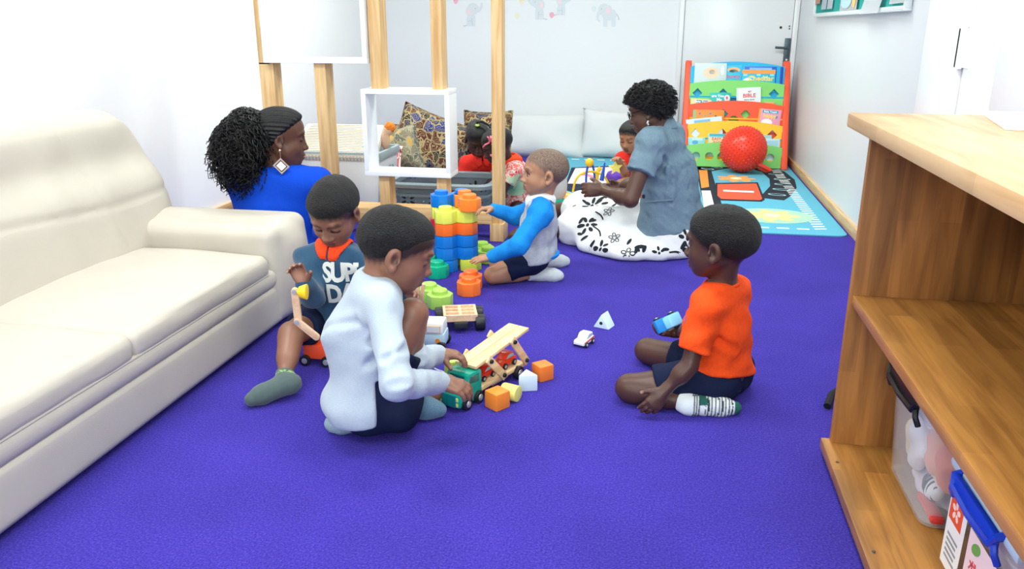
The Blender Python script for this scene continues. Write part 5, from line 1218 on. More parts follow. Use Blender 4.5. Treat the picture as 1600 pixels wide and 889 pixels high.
hd_ = Head(HC, dv(-.82, .52, -.10), 1.07, eyes='open'); pt = hd_.paints()
S = SDF(); torso(S, J, s); limb_arm(S, J, 'L', s*.95); limb_arm(S, J, 'R', s*.95); limb_leg(S, J, 'L', s); limb_leg(S, J, 'R', s); foot(S, J, 'L', s); foot(S, J, 'R', s)
S.cone(J['N']-UP*.03, hd_.w(0, -.02, -.045), .036*s, .038*s, k=.025); hd_.add(S)
hand(S, J['WL'], dv(-.55, -.25, -.60), dv(.45, .75, -.45), dv(-.70, .1, .6), 1.02, (.35, .4, .45, .5), (.75, .2), paints=pt)
hand(S, J['WR'], dv(-.9, .2, -.05), dv(-.1, -.3, .9), dv(-.3, -.8, 0), 1.0, (.6, .6, .7, .7), (.9, .4), paints=pt)
sdf_obj('body', S, .0037, M_skin, B4, O, colour_fn(SK4, pt, hd_)); hd_.eyeballs(B4, O); hd_.hair(B4, O, .0075)
M_or = cloth('orange_jersey', '#f0501a')
S = SDF(); torso(S, J, s, .010, .04); fw_ = nrm(dv(-.78, .6))
for d, t_ in (('L', .74), ('R', .74)):
    S.cone(J['S'+d], mixp(J['S'+d], J['E'+d], t_), .042*s, .047*s, k=.025, flat=1)
S.cone(J['C'], P+UP*.015, .085*s, .092*s, k=.04); S.ell(P+UP*.02, (.105, .105, .05), k=.03)
S.cut.append((P+UP*.022, nrm(np.array((0, 0, -1))+.18*ax), .012)); S.cone(J['N']-UP*.012, J['N']+UP*.08, .043*s, .05*s, k=.006, op=-1)
fold = sines(21, .07, .009, 6)
cr = [(mixp(J['SL'], J['EL'], .3), J['C']+ax*.07-UP*.02), (J['C']+ax*.09, P+ax*.08+fw_*.04), (J['C']+ax*.05-fw_*.06, P+ax*.10-fw_*.03)]
cr += [(J['C']+ax*.10-fw_*.03, J['C']+ax*.06-fw_*.10-UP*.05), (P+ax*.09+UP*.05+fw_*.06, P+ax*.1+UP*.03-fw_*.06), (J['SL']-UP*.02+ax*.01, mixp(J['SL'], J['EL'], .45)+fw_*.05)]
for a_, b_ in cr: S.disp(crease(a_+ax*.01, b_+ax*.01, .010, .013))
S.disp(fold); sh = sdf_obj('t_shirt', S, .0042, M_or, B4, O)
S = SDF(); nk = J['N']-UP*.004
pts_ = [nk+(fw_*math.cos(a)+ax*math.sin(a))*(.046*s)+UP*(-.012*math.cos(a)-.002) for a in np.linspace(0, 2*math.pi, 25)]
for a_, b_ in zip(pts_, pts_[1:]): S.cone(a_, b_, .0055, k=.004)
sdf_obj('neck_rib', S, .003, M_or, B4, O)
M_nv = cloth('navy_cotton', '#131d3a')
S = SDF(); S.cone(J['HL'], J['HR'], .082*s, k=.03)
S.cone(J['HL'], mixp(J['HL'], J['KL'], .70), .078*s, .062*s, k=.03, flat=1); S.cone(J['HR'], mixp(J['HR'], J['KR'], .62), .078*s, .064*s, k=.03, flat=1); S.cut.append((np.array([0, 0, .006]), np.array([0, 0, -1.]), .01)); S.disp(sines(8, .06, .006)); sdf_obj('shorts', S, .0045, M_nv, B4, O)
M_sock = mat('striped_sock', '#dfe6ea', .9, bump=.3, bscale=400, attr='Col')
def sk_cols(V):
    axf = nrm(J4['TL']-J4['AL']); u = (V-J4['AL'])@axf; w = np.array(lin('#dfe8ec')); g_ = np.array(lin('#1d5a52')); dk = np.array(lin('#24343c'))
    st = (np.sin(u*2*math.pi/.0105) > .25) & (u > .035); st2 = (np.abs(u-.0) < .0022) | (np.abs(u-.008) < .0022) | (np.abs(u-.016) < .0022)
    c = np.tile(w, (len(V), 1)); c[st] = dk; c[st2] = dk; h = (V[:, 2] > .043) & (u > .016) & (u < .04); c[h] = g_; c[u > np.linalg.norm(J4['TL']-J4['AL'])-.004] = g_; return c
J4 = J; sock(J, 'L', s, M_sock, B4, O, .22, sk_cols); sock(J, 'R', s, M_sock, B4, O, .22, sk_cols)
# small print on the chest
bv = bvh_of(sh); q0 = atd(1066, 497, 2.3); bm = text_bm('U', .045, .01); bm = decal(bm, MX(nrm(dv(.9, -.35)), UP, np.cross(nrm(dv(.9, -.35)), UP), q0), bv, dv(.35, .93, -.2)); bmesh.ops.translate(bm, vec=Vector(tuple(-O)), verts=bm.verts); obj('chest_print', bm, mat('print_purple', '#8a5a7c', .7), B4)
# ---------------- boy in pale grey sweatshirt (crouching over the truck)
J = {}; P = J['P'] = atd(572, 622, 2.17); ax = nrm(dv(.25, -.97)); fw_ = nrm(dv(.95, .25))
J['HR'] = P+ax*.065; J['HL'] = P-ax*.065
J['C'] = atd(560, 525, 2.17); J['N'] = atd(590, 436, 2.19); HC = atd(622, 386, 2.205)
J['SR'] = J['N']+ax*.115+UP*-.04; J['SL'] = J['N']-ax*.115+UP*-.04
J['ER'] = ln(J['SR'], 620, 600, .235, -1); J['WR'] = atd(690, 597, 2.10)
J['EL'] = ln(J['SL'], 650, 565, .22, 1); J['WL'] = atd(686, 553, 2.36)
J['KR'] = ln(J['HR'], 645, 490, .29, 1); J['AR'] = flo(628, 632, .045); J['TR'] = flo(686, 640, .026)
J['KL'] = flo(668, 612, .05); J['AL'] = flo(562, 655, .045); J['TL'] = flo(519, 662, .03)
O = floor_of(J); B2 = person('boy in pale grey sweatshirt and navy shorts crouching over the toy truck', O); s = 1.12
hd_ = Head(HC, dv(.95, .16, -.42), 1.10, eyes='down'); pt = hd_.paints()
S = SDF(); torso(S, J, s); limb_arm(S, J, 'L', s*.9); limb_arm(S, J, 'R', s*.9); limb_leg(S, J, 'L', s*.95); limb_leg(S, J, 'R', s*.95); foot(S, J, 'L', s); foot(S, J, 'R', s)
S.cone(J['N']-UP*.03, hd_.w(0, -.03, -.045), .040*s, .038*s, k=.025); hd_.add(S)
hand(S, J['WR'], dv(.93, -.05, -.25), dv(.1, .25, -.95), dv(.25, .9, .2), 1.12, (.5, .5, .5, .5), (.7, .5), paints=pt)
hand(S, J['WL'], dv(.95, -.05, -.02), dv(.1, -.25, -.95), dv(.3, -.9, .1), 1.10, (.55, .6, .65, .7), (.6, .8), paints=pt)
sdf_obj('body', S, .0037, M_skin, B2, O, colour_fn(SK2, pt, hd_)); hd_.hair(B2, O, .006, ([-.11, -.06, -.03, -.012, .012, .03, .055, .085], [-.052, -.050, -.034, -.018, .012, .034, .046, .054]))
M_gr = mat('pale_grey_fleece', '#a9b6c3', .9, bump=.3, bscale=420, var=.06, vscale=300, sheen=.15)
S = SDF(); torso(S, J, s, .013, .045); S.ell(P-fw_*.02+UP*.0, (.095*s, .11*s, .06*s), k=.04)
sd_ = nrm(np.cross(UP, fw_)); S.box(P+fw_*.215-UP*.09, (.2, .3, .2), .01, np.stack([fw_, sd_, UP]), k=.008, op=-1)
for d in 'LR':
    limb_arm(S, J, d, s*.9, .012, False); S.cone(J['E'+d], mixp(J['E'+d], J['W'+d], .86), .038*s, .030*s, k=.025)
S.cut.append((P-UP*.028, nrm(-UP+fw_*.22), .010))
S.cone(J['N']-UP*.006+fw_*.006, hd_.w(0, -.025, -.05), .044*s, .048*s, k=.006, op=-1)
for a_, b_ in ((mixp(J['SR'], J['ER'], .42), J['C']+ax*.08), (mixp(J['SR'], J['ER'], .55), J['C']+ax*.095-UP*.06), (J['C']+ax*.11+fw_*.03, P+ax*.10+fw_*.05)): S.disp(crease(a_, b_, .010, .014))
for d in 'LR':
    e_ = J['E'+d]; S.disp(crease(e_+ax*.05+UP*.02-fw_*.03, e_+ax*.05+UP*.03+fw_*.04, .008, .011)); S.disp(crease(mixp(e_, J['W'+d], .45)+ax*.04, mixp(e_, J['W'+d], .5)+UP*.05, .006, .010)); S.disp(crease(mixp(J['S'+d], e_, .6)+ax*.05-fw_*.02, mixp(J['S'+d], e_, .5)+ax*.03+fw_*.05, .007, .012))
S.disp(crease(J['C']-fw_*.1+UP*.03, J['C']+ax*.1+UP*.08, .006, .014))
S.disp(sines(33, .075, .008, 6)); sw = sdf_obj('sweatshirt', S, .0045, M_gr, B2, O)
for d in 'LR':
    S = SDF(); S.cone(mixp(J['E'+d], J['W'+d], .80), mixp(J['E'+d], J['W'+d], 1.02), .029*s, .0265*s, k=.004, flat=1); sdf_obj('cuff', S, .0035, M_gr, B2, O)
S = SDF(); nk = J['N']+UP*.004; ndir = nrm(hd_.w(0, -.03, -.045)-J['N']); e1 = nrm(np.cross(ndir, ax)); e2 = np.cross(ndir, e1)
pts_ = [nk+(e1*math.cos(a)+e2*math.sin(a))*(.046*s) for a in np.linspace(0, 2*math.pi, 25)]
for a_, b_ in zip(pts_, pts_[1:]): S.cone(a_, b_, .007, k=.004)
sdf_obj('neck_rib', S, .0032, M_gr, B2, O)
S = SDF(); S.cone(J['HL'], J['HR'], .073*s, k=.02); S.cone(P-UP*.02-fw_*.0, P+UP*.01+fw_*.075, .068*s, .082*s, k=.03)
S.cone(J['HR']-ax*.004, mixp(J['HR'], J['KR'], .62), .0635*s, .063*s, k=.02, flat=1); S.cone(mixp(J['HR'], J['KR'], .30), mixp(J['HR'], J['KR'], .60), .071*s, .066*s, k=.03, flat=1); S.cone(J['HL'], mixp(J['HL'], J['KL'], .8), .0635*s, .062*s, k=.03, flat=1); S.ell(P+fw_*.085+ax*.02-UP*.015, np.array((.075, .125, .078)), np.stack([fw_, sd_, UP]), k=.03); S.cut.append((np.array([0, 0, .005]), np.array([0, 0, -1.]), .01)); S.disp(sines(18, .06, .004)); sdf_obj('shorts', S, .0045, M_nv, B2, O)
M_bs = mat('blue_grey_sock', '#5f8297', .92, bump=.35, bscale=380, var=.12, vscale=200, sheen=.2); M_bs2 = mat('pale_grey_sock', '#8ea3ae', .92, bump=.35, bscale=380, var=.1, vscale=200)
sock(J, 'R', s*1.08, M_bs, B2, O, .2); sock(J, 'L', s*1.08, M_bs2, B2, O, .2)
# ---------------- boy in the lettered sweatshirt (sitting, facing the camera, looking down)
J = {}; P = J['P'] = atd(528, 498, 2.80); ax = nrm(dv(.97, -.2)); fw_ = nrm(dv(-.2, -.97))
J['HL'] = P+ax*.06; J['HR'] = P-ax*.06
J['C'] = atd(525, 440, 2.75); J['N'] = atd(523, 388, 2.73); HC = atd(521, 329, 2.70)
J['SL'] = J['N']+ax*.105+UP*-.045; J['SR'] = J['N']-ax*.105+UP*-.045
J['ER'] = ln(J['SR'], 488, 462, .17, -1); J['WR'] = ln(J['ER'], 474, 442, .10, -1)
J['EL'] = ln(J['SL'], 592, 470, .18, -1); J['WL'] = atd(628, 462, 2.63)
J['KR'] = ln(J['HR'], 455, 522, .24, -1); J['AR'] = flo(443, 600, .05); J['TR'] = flo(393, 624, .026)
J['KL'] = ln(J['HL'], 562, 545, .24, -1); J['AL'] = flo(514, 545, .035); J['TL'] = flo(490, 547, .026)
O = floor_of(J); B1 = person('little boy in blue lettered sweatshirt with orange collar sitting beside the sofa', O); s = 1.0
hd_ = Head(HC, dv(-.20, -.88, -.62), 1.04, eyes='down', roll=-.05); pt = hd_.paints()
S = SDF(); torso(S, J, s); limb_arm(S, J, 'L', s*.95); limb_arm(S, J, 'R', s*.95); limb_leg(S, J, 'L', s); limb_leg(S, J, 'R', s); foot(S, J, 'L', s); foot(S, J, 'R', s)
S.cone(J['N']-UP*.03, hd_.w(0, -.03, -.045), .035*s, .036*s, k=.025); hd_.add(S)
hand(S, J['WR'], dv(-.25, -.25, .92), dv(.1, -.95, -.2), dv(.9, -.1, .35), 1.0, (.42, .5, .55, .6), (.8, .4), .12, paints=pt, palm='#b98a76')
hand(S, J['WL'], dv(.75, -.35, .1), dv(.3, -.5, .3), dv(-.1, -.4, .9), 1.0, (.6, .6, .7, .7), (.7, .5), paints=pt)
sdf_obj('body', S, .0037, M_skin, B1, O, colour_fn(SK2, pt, hd_)); hd_.hair(B1, O, .0085, ([-.11, -.06, -.03, -.012, .012, .03, .055, .085], [-.048, -.046, -.030, -.016, .004, .028, .042, .047]))
M_dn = mat('slate_blue_fleece', '#234a68', .9, bump=.3, bscale=420, var=.12, vscale=260, sheen=.2)
S = SDF(); torso(S, J, s, .012, .045)
for d in 'LR':
    limb_arm(S, J, d, s*.95, .012, False); S.cone(J['E'+d], mixp(J['E'+d], J['W'+d], .9), .040*s, .032*s, k=.025)
S.ell(P+UP*.03, (.105*s, .105*s, .06*s), k=.04); S.cut.append((P-UP*.015, nrm((0, 0, -1)), .012)); S.cone(J['N']-UP*.006, J['N']+UP*.08, .042*s, .05*s, k=.006, op=-1); S.disp(sines(44, .07, .009, 6)); sw = sdf_obj('sweatshirt', S, .0042, M_dn, B1, O)
S = SDF(); torso(S, J, s, .012, .045); S.ell(P+UP*.03, (.105*s, .105*s, .06*s), k=.04); S.disp(sines(44, .08, .006, 6)); bv = bvh_np(S, .006); S.cone(J['N']-UP*.006, J['N']+UP*.08, .042*s, .05*s, k=.006, op=-1); SHIRT1 = S
# orange polo collar: two flaps round the neck
M_oc = cloth('orange_collar', '#ec4a24')
flap_collar('collar', J, fw_, ax, SHIRT1, M_oc, B1, O, 1., .026, .006, .05)
S = SDF(); S.cone(J['N']-UP*.04+fw_*.052, J['N']+fw_*.03+UP*.005, .012, .014, k=.01); sdf_obj('inner_shirt', S, .004, cloth('teal_jersey', '#4bb7bd'), B1, O)
for wd, px, py in (('SUPER', 505, 426), ('DAY', 511, 460)):
    bm = text_bm(wd, .094, .04, align='LEFT', spacing=.9); h = bv.ray_cast(Vector(tuple(CP)), Vector(tuple(nrm(ray(px, py)))))
    bm = decal(bm, MX(ax*.74, UP, np.cross(ax, UP), np.array(h[0])+fw_*.1), bv, -fw_, .0045, .6)
    bmesh.ops.translate(bm, vec=Vector(tuple(-O)), verts=bm.verts); obj('lettering', bm, mat('letter_white', '#d9ddd6', .6), B1)
S = SDF(); S.cone(J['HL'], J['HR'], .085*s, k=.03)
for d in 'LR': S.cone(J['H'+d], mixp(J['H'+d], J['K'+d], .68), .078*s, .064*s, k=.03, flat=1)
S.cut.append((np.array([0, 0, .005]), np.array([0, 0, -1.]), .01)); S.disp(sines(28, .06, .006)); sdf_obj('shorts', S, .0045, M_nv, B1, O)
M_gs = mat('grey_green_sock', '#41504f', .92, bump=.35, bscale=380, attr='Col', sheen=.2)
def gs(V):
    axk = nrm(J1['KR']-J1['AR']); u = (V-J1['AR'])@axk; c = np.tile(np.array(lin('#4a5a59')), (len(V), 1)); an = np.arctan2((V-J1['AR'])@RT, (V-J1['AR'])@FW)
    m_ = (u > .026) & (u < .036) & (np.sin(an*9+u*200) > -.2); c[m_] = np.array(lin('#86a95a')); return c
J1 = J; sock(J, 'R', s*1.12, M_gs, B1, O, .22, gs); sock(J, 'L', s*1.1, mat('grey_sock', '#5b6d76', .92, bump=.3, bscale=380), B1, O, .22)
# ---------------- boy in blue and grey (kneeling by the block tower, profile to the left)
J = {}; P = J['P'] = atd(834, 398, 3.70); ax = nrm(dv(-.05, -1)); fw_ = nrm(dv(-1, .05))
J['HL'] = P+ax*.06; J['HR'] = P-ax*.06
J['C'] = atd(842, 352, 3.68); J['N'] = atd(846, 312, 3.66); HC = atd(851, 268, 3.65)
J['SL'] = J['N']+ax*.10+UP*-.04; J['SR'] = J['N']-ax*.10+UP*-.04
J['EL'] = ln(J['SL'], 810, 383, .185, -1); J['WL'] = ln(J['EL'], 767, 402, .15, 1)
J['ER'] = ln(J['SR'], 806, 338, .17, 1); J['WR'] = ln(J['ER'], 770, 327, .14, -1)
J['KL'] = flo(770, 430, .048); J['AL'] = flo(846, 428, .032); J['TL'] = flo(874, 431, .025)
J['KR'] = flo(778, 412, .048); J['AR'] = flo(856, 408, .032); J['TR'] = flo(884, 408, .025)
O = floor_of(J); B3 = person('small boy in blue and grey sweatshirt kneeling at the block tower', O); s = 1.0
hd_ = Head(HC, dv(-1, -.10, .0), 1.03, eyes='open'); hd_.look = (0.002, 0, 0); hd_.line = ([-.11, -.06, -.03, -.012, .012, .03, .055, .085], [-.050, -.048, -.030, -.010, .012, .030, .046, .060]); pt = hd_.paints('#8a5648')
S = SDF(); torso(S, J, s); limb_arm(S, J, 'L', s*.92); limb_arm(S, J, 'R', s*.92); limb_leg(S, J, 'L', s*.95); limb_leg(S, J, 'R', s*.95); foot(S, J, 'L', s); foot(S, J, 'R', s)
S.cone(J['N']-UP*.03, hd_.w(0, -.025, -.045), .034*s, .035*s, k=.025); hd_.add(S)
hand(S, J['WL'], dv(-.97, -.1, -.12), dv(0, .1, -1), dv(-.2, .9, .1), .98, (.15, .15, .18, .2), (.7, .1), .10, paints=pt)
hand(S, J['WR'], dv(-.9, -.3, .1), dv(-.2, -.3, -.9), dv(-.1, -.9, .2), .98, (.45, .5, .5, .5), (.7, .4), .08, paints=pt)
sdf_obj('body', S, .0037, M_skin, B3, O, colour_fn('#a97c61', pt, hd_, '#6a5549')); hd_.eyeballs(B3, O); hd_.hair(B3, O, .0012, ([-.11, -.06, -.03, -.012, .012, .03, .055, .085], [-.050, -.048, -.030, -.010, .012, .030, .046, .060]), hair_mat('stubble_hair', '#6d594e', .15), noise=.0001)
M_lg, M_bl, M_wh = cloth('light_grey_jersey', '#aeb4bc'), cloth('bright_blue_jersey', '#1a86d8'), cloth('white_rib', '#e9edf0')
S = SDF(); torso(S, J, s, .010, .045); S.ell(P+UP*.035, (.105, .10, .06), k=.04); S.cut.append((P-UP*.022, nrm((.1, 0, -1)), .012)); S.cone(J['N']-UP*.006, J['N']+UP*.08, .041*s, .05*s, k=.006, op=-1); S.disp(sines(54, .06, .008, 6)); sdf_obj('sweatshirt', S, .0045, M_lg, B3, O)
for d, sg in (('L', 1), ('R', -1)):
    S = SDF(); limb_arm(S, J, d, s*.95, .015, False); S.cone(J['E'+d], mixp(J['E'+d], J['W'+d], .93), .042*s, .030*s, k=.025); S.cone(J['S'+d], mixp(J['N'], J['S'+d], .45)+UP*.002, .052*s, .045*s, k=.03); S.cone(J['S'+d], mixp(J['S'+d], J['C'], .55)+ax*sg*.04, .050*s, .03*s, k=.03); S.disp(sines(64, .055, .008, 6)); sdf_obj('sleeve', S, .0042, M_bl, B3, O)
S = SDF(); q = P-UP*.0; S.ell(q+UP*.012, (.124, .118, .04), k=.01); S.cut.append((q-UP*.012, np.array([0, 0, -1.]), .004)); S.cut.append((q+UP*.018, np.array([0, 0, 1.]), .004)); sdf_obj('hem_band', S, .0045, M_bl, B3, O)
S = SDF(); torso(S, J, s, .011, .045); S.cone(J['N']-UP*.006, J['N']+UP*.08, .041*s, .05*s, k=.006, op=-1); flap_collar('collar', J, fw_, ax, S, M_wh, B3, O, 1., .024, .014, .10, .006)
S = SDF(); S.cone(J['HL'], J['HR'], .066*s, k=.03)
for d in 'LR': S.cone(J['H'+d], mixp(J['H'+d], J['K'+d], .66), .068*s, .060*s, k=.03, flat=1)
S.cut.append((np.array([0, 0, .005]), np.array([0, 0, -1.]), .01)); S.disp(sines(38, .06, .006)); sdf_obj('shorts', S, .0048, M_nv, B3, O)
M_ls = mat('pale_sock', '#bfc7cc', .92, bump=.3, bscale=380)
for d in 'LR': sock(J, d, s*1.15, M_ls, B3, O, .28)
def curls(nm, roots, dirs, m, parent, org, L=.05, rad=.006, turns=3, th=.0016, seed=0, droop=.5, seg=4, kind=True):
    """many small helical curls as one head of hair"""
    rg = np.random.RandomState(seed); V = []; F = []; n = 14
    for p, d in zip(roots, dirs):
        l = L*rg.uniform(.7, 1.25); d = nrm(d+rg.normal(size=3)*.25); a = nrm(np.cross(d, rg.normal(size=3))); b = np.cross(d, a); ph = rg.uniform(0, 6.28); tn = turns*rg.uniform(.8, 1.2)*2*math.pi; r = rad*rg.uniform(.7, 1.3)
        P = []
        for i in range(n):
            u = i/(n-1); q = p+d*l*u-UP*droop*l*u*u+(a*math.cos(ph+tn*u)+b*math.sin(ph+tn*u))*r*min(1, u*4); P.append(q)
        base = len(V)
        for i in range(n):
            t = nrm(P[min(i+1, n-1)]-P[max(i-1, 0)]); x = nrm(np.cross(t, (.3, .5, .81))); y = np.cross(t, x); w = th*(1-.5*(i/(n-1)))
            for k in range(seg): V.append(P[i]+(x*math.cos(2*math.pi*k/seg)+y*math.sin(2*math.pi*k/seg))*w)
        for i in range(n-1):
            for k in range(seg): F.append((base+i*seg+k, base+i*seg+(k+1) % seg, base+(i+1)*seg+(k+1) % seg, base+(i+1)*seg+k))
    o = mesh_np(nm, np.array(V), np.array(F), m, parent, org); return tag(o, kind='stuff') if kind else o
M_curl = mat('black_curls', '#0d0d0f', .38, spec=.5)
# ---------------- woman in royal blue (behind the sofa arm, face turned right)
J = {}; P = J['P'] = atd(425, 420, 3.66); ax = nrm(dv(1, -.05)); fw_ = nrm(dv(.15, 1))
J['HL'] = P-ax*.1; J['HR'] = P+ax*.1
J['C'] = atd(422, 335, 3.66); J['N'] = atd(438, 262, 3.65); HC = atd(441, 211, 3.65)
J['SL'] = J['N']-ax*.185+UP*-.075; J['SR'] = J['N']+ax*.165+UP*-.065
for d, q in (('L', -1), ('R', 1)):
    J['E'+d] = J['S'+d]+ax*.02*q-UP*.26+fw_*.08; J['W'+d] = J['E'+d]+fw_*.22-UP*.02-ax*q*.08
    J['K'+d] = P+ax*q*.16+fw_*.42-UP*.0; J['A'+d] = P+ax*q*.10+fw_*.62-UP*.0; J['T'+d] = J['A'+d]+fw_*.12
for k in 'KAT':
    for d in 'LR': J[k+d][2] = {'K': .1, 'A': .05, 'T': .04}[k]
P[2] = max(P[2], .11); J['HL'][2] = J['HR'][2] = .11
O = floor_of(J); W1 = person('woman in royal blue top with curly black hair and diamond earring, behind the sofa', O); s = 1.5
hd_ = Head(HC, dv(.95, .22, -.12), 1.10, adult=True, eyes='down'); pt = hd_.paints()
S = SDF(); torso(S, J, s); limb_arm(S, J, 'L', s); limb_arm(S, J, 'R', s); limb_leg(S, J, 'L', s); limb_leg(S, J, 'R', s); foot(S, J, 'L', s); foot(S, J, 'R', s)
S.cone(J['N']-UP*.05, hd_.w(0, -.03, -.05), .062, .054, k=.04); hd_.add(S)
for d, q in (('L', 1), ('R', -1)): hand(S, J['W'+d], fw_-UP*.2, -UP, ax*q, 1.5, paints=pt)
sdf_obj('body', S, .0058, M_skin, W1, O, colour_fn('#59392c', pt))
M_rb = cloth('royal_blue_knit', '#0a44c0', .04)
S = SDF(); torso(S, J, s, .014, .06)
for d in 'LR': limb_arm(S, J, d, s, .012); S.cone(J['H'+d], J['K'+d], .11, .09, k=.04)
S.cone(J['N']-UP*.02, J['N']+UP*.12, .058, .07, k=.01, op=-1); S.disp(sines(71, .14, .006, 6)); S.disp(crease(J['N']-fw_*.1-UP*.03, P-fw_*.12+UP*.1, .004, .006)); sdf_obj('top', S, .0075, M_rb, W1, O)
# swept back hair with braids at the temple, and a big curly ponytail
S = SDF(); hd_.cran(S); R_, c_, q_ = hd_.R, hd_.c, hd_.s
def f(P):
    L = ((P-c_)@R_.T)/q_; h = np.interp(L[..., 1], [-.11, -.05, -.025, .0, .03, .055, .09], [-.06, -.055, -.025, .014, .040, .062, .085])
    t = np.tanh((L[..., 2]-h)/.008); an = np.arctan2(L[..., 0], L[..., 2]); gr = .0028*np.sin(an*34)
    return (-(.013*.5*(t+1)+gr*(t > -.5)-.004*(1-t)*.8)*q_).astype(np.float32)
S.disp(f); sdf_obj('braided_hair', S, .0035, mat('black_braids', '#121214', .42, bump=.8, bscale=240, spec=.4), W1, O)
bun = hd_.w(0, -.135, .0); S = SDF(); S.ell(bun-UP*.01, (.088, .095, .10), k=.03); S.ell(bun+dv(-.055, 0, -.07), (.085, .085, .105), k=.04); S.ell(bun+dv(-.03, 0, -.13), (.07, .07, .07), k=.04); S.disp(sines(5, .03, .012)); co = sdf_obj('ponytail', S, .008, mat('black_hair_mass', '#0c0c0e', .7, bump=1, bscale=120), W1, O)
V, F = o_data[co.name]; rg = np.random.RandomState(3); ix = rg.choice(len(V), 1150); cen = V.mean(0)
curls('curl', V[ix]-0*cen-O, [nrm(V[i]-cen) for i in ix], M_curl, co, (0, 0, 0), .050, .0105, 2.4, .0030, 4, 1.0)
# drop earring: stud and open diamond
e = hd_.w(-.082, -.004, -.052); M_gold = mat('pale_gold', '#d9c3a4', .25, metal=.8); M_pearl = mat('white_enamel_stone', '#eef0f2', .25)
tl_ = nrm(np.cross(RT, CP-e)); fx = nrm(hd_.R[1]); bm = BM(); sph(bm, e-O, .0065, 12, 8); tube(bm, [e-O, e-O-UP*.035], .0016, 6); ea = obj('earring', bm, M_gold, W1)
Md = MX(fx, UP, np.cross(fx, UP), e-O-UP*.068); r1, r2 = .036, .027
bm = BM(); ring = [(r1, 0), (0, r1), (-r1, 0), (0, -r1)]; inn = [(r2, 0), (0, r2), (-r2, 0), (0, -r2)]
for i in range(4): prism(bm, [ring[i], ring[(i+1) % 4], inn[(i+1) % 4], inn[i]], -.003, .003, M=Md)
obj('diamond_frame', bm, M_gold, ea, False)
obj('diamond_gap', prism(BM(), inn, -.0015, .0015, M=Md), mat('dark_enamel', '#2a2328', .4), ea, False); obj('diamond_stone', prism(BM(), [(x*.78, y*.78) for x, y in inn], -.0035, .0035, M=Md), M_pearl, ea, False)
# ---------------- woman in grey blue blouse and white flowered skirt
J = {}; P = J['P'] = atd(1052, 362, 4.25); ax = nrm(dv(-.45, -.9)); fw_ = nrm(dv(-.9, .45))
P[2] = max(P[2], .10)
J['HL'] = P+ax*.10; J['HR'] = P-ax*.10
J['C'] = atd(1046, 268, 4.23); J['N'] = atd(1033, 198, 4.19); HC = atd(1014, 169, 4.17)
J['SL'] = J['N']+ax*.165+UP*-.065; J['SR'] = J['N']-ax*.165+UP*-.065
J['EL'] = ln(J['SL'], 985, 312, .30, -1); J['WL'] = ln(J['EL'], 941, 297, .22, 1)
J['ER'] = ln(J['SR'], 990, 290, .29, 1); J['WR'] = atd(966, 293, 4.36)
J['KL'] = flo(900, 352, .10); J['AL'] = flo(828, 364, .05); J['TL'] = flo(800, 369, .04)
J['KR'] = flo(905, 326, .12); J['AR'] = flo(850, 333, .05); J['TR'] = flo(832, 334, .04)
O = floor_of(J); W2 = person('woman in grey-blue blouse, glasses and white flowered skirt sitting on the carpet', O); s = 1.45
hd_ = Head(HC, dv(-.88, .36, -.30), 1.08, adult=True, eyes='down'); pt = hd_.paints()
S = SDF(); torso(S, J, s); limb_arm(S, J, 'L', s); limb_arm(S, J, 'R', s); limb_leg(S, J, 'L', s*.95); limb_leg(S, J, 'R', s*.95); foot(S, J, 'L', s); foot(S, J, 'R', s)
S.cone(J['N']-UP*.05, hd_.w(0, -.025, -.05), .056, .052, k=.04); hd_.add(S)
hand(S, J['WL'], dv(-.95, .15, .0), dv(.2, .5, -.5), dv(-.2, .4, .9), 1.4, (.5, .6, .6, .6), (.7, .4), paints=pt)
hand(S, J['WR'], dv(-.9, -.25, -.1), dv(.1, -.6, -.4), dv(-.1, -.3, .9), 1.4, (.7, .7, .7, .7), (.7, .4), paints=pt)
sdf_obj('body', S, .0058, M_skin, W2, O, colour_fn('#54382d', pt))
M_bls = cloth('grey_blue_chambray', '#6f8797', .06, .35, 200)
S = SDF(); torso(S, J, s, .014, .06); hipc = P+UP*.02
S.cone(J['C'], hipc+ax*.02, .125, .170, k=.06); S.cone(J['C']+ax*.08, hipc+ax*.15+fw_*.07-UP*.06, .085, .09, k=.06); S.ell(hipc-UP*.04, .17, k=.05)
for d in 'LR': S.cone(J['S'+d], mixp(J['S'+d], J['E'+d], .52), .066, .072, k=.04, flat=1); S.ell(J['S'+d]+UP*.012, .066, k=.03)
S.cut.append((hipc-UP*.035, nrm(-UP+.25*dv(.3, -.8)), .012)); S.cone(J['N']-UP*.01, J['N']+UP*.12+fw_*.05, .055, .07, k=.01, op=-1)
for a_, b_ in ((J['SL']-UP*.07-fw_*.06, J['C']-fw_*.05+ax*.10), (J['SL']-UP*.10-fw_*.05, J['C']-fw_*.02+ax*.12-UP*.05), (J['C']+ax*.13, hipc+ax*.15-fw_*.05), (J['C']-fw_*.1+ax*.08, hipc-fw_*.12+ax*.10), (J['SL']-fw_*.04, J['N']-fw_*.08-UP*.08)): S.disp(crease(a_, b_, .015, .017))
for k in range(6): S.disp(crease(J['SL']-UP*(.08+.03*k)-fw_*.10+ax*.0, J['C']-fw_*.06+ax*.13-UP*(.02+.03*k), .008, .009))
S.disp(sines(83, .075, .014, 7)); S.disp(sines(84, .04, .005, 6)); bl = sdf_obj('blouse', S, .0065, M_bls, W2, O)
S = SDF(); nk = J['N']+UP*.012
for a in np.linspace(.2, 2*math.pi-.2, 29):
    v = fw_*math.cos(a)+ax*math.sin(a); S.cone(nk+v*.058+UP*.030, nk+v*.082-UP*.012, .006, .006, k=.01)
sdf_obj('collar', S, .005, M_bls, W2, O)
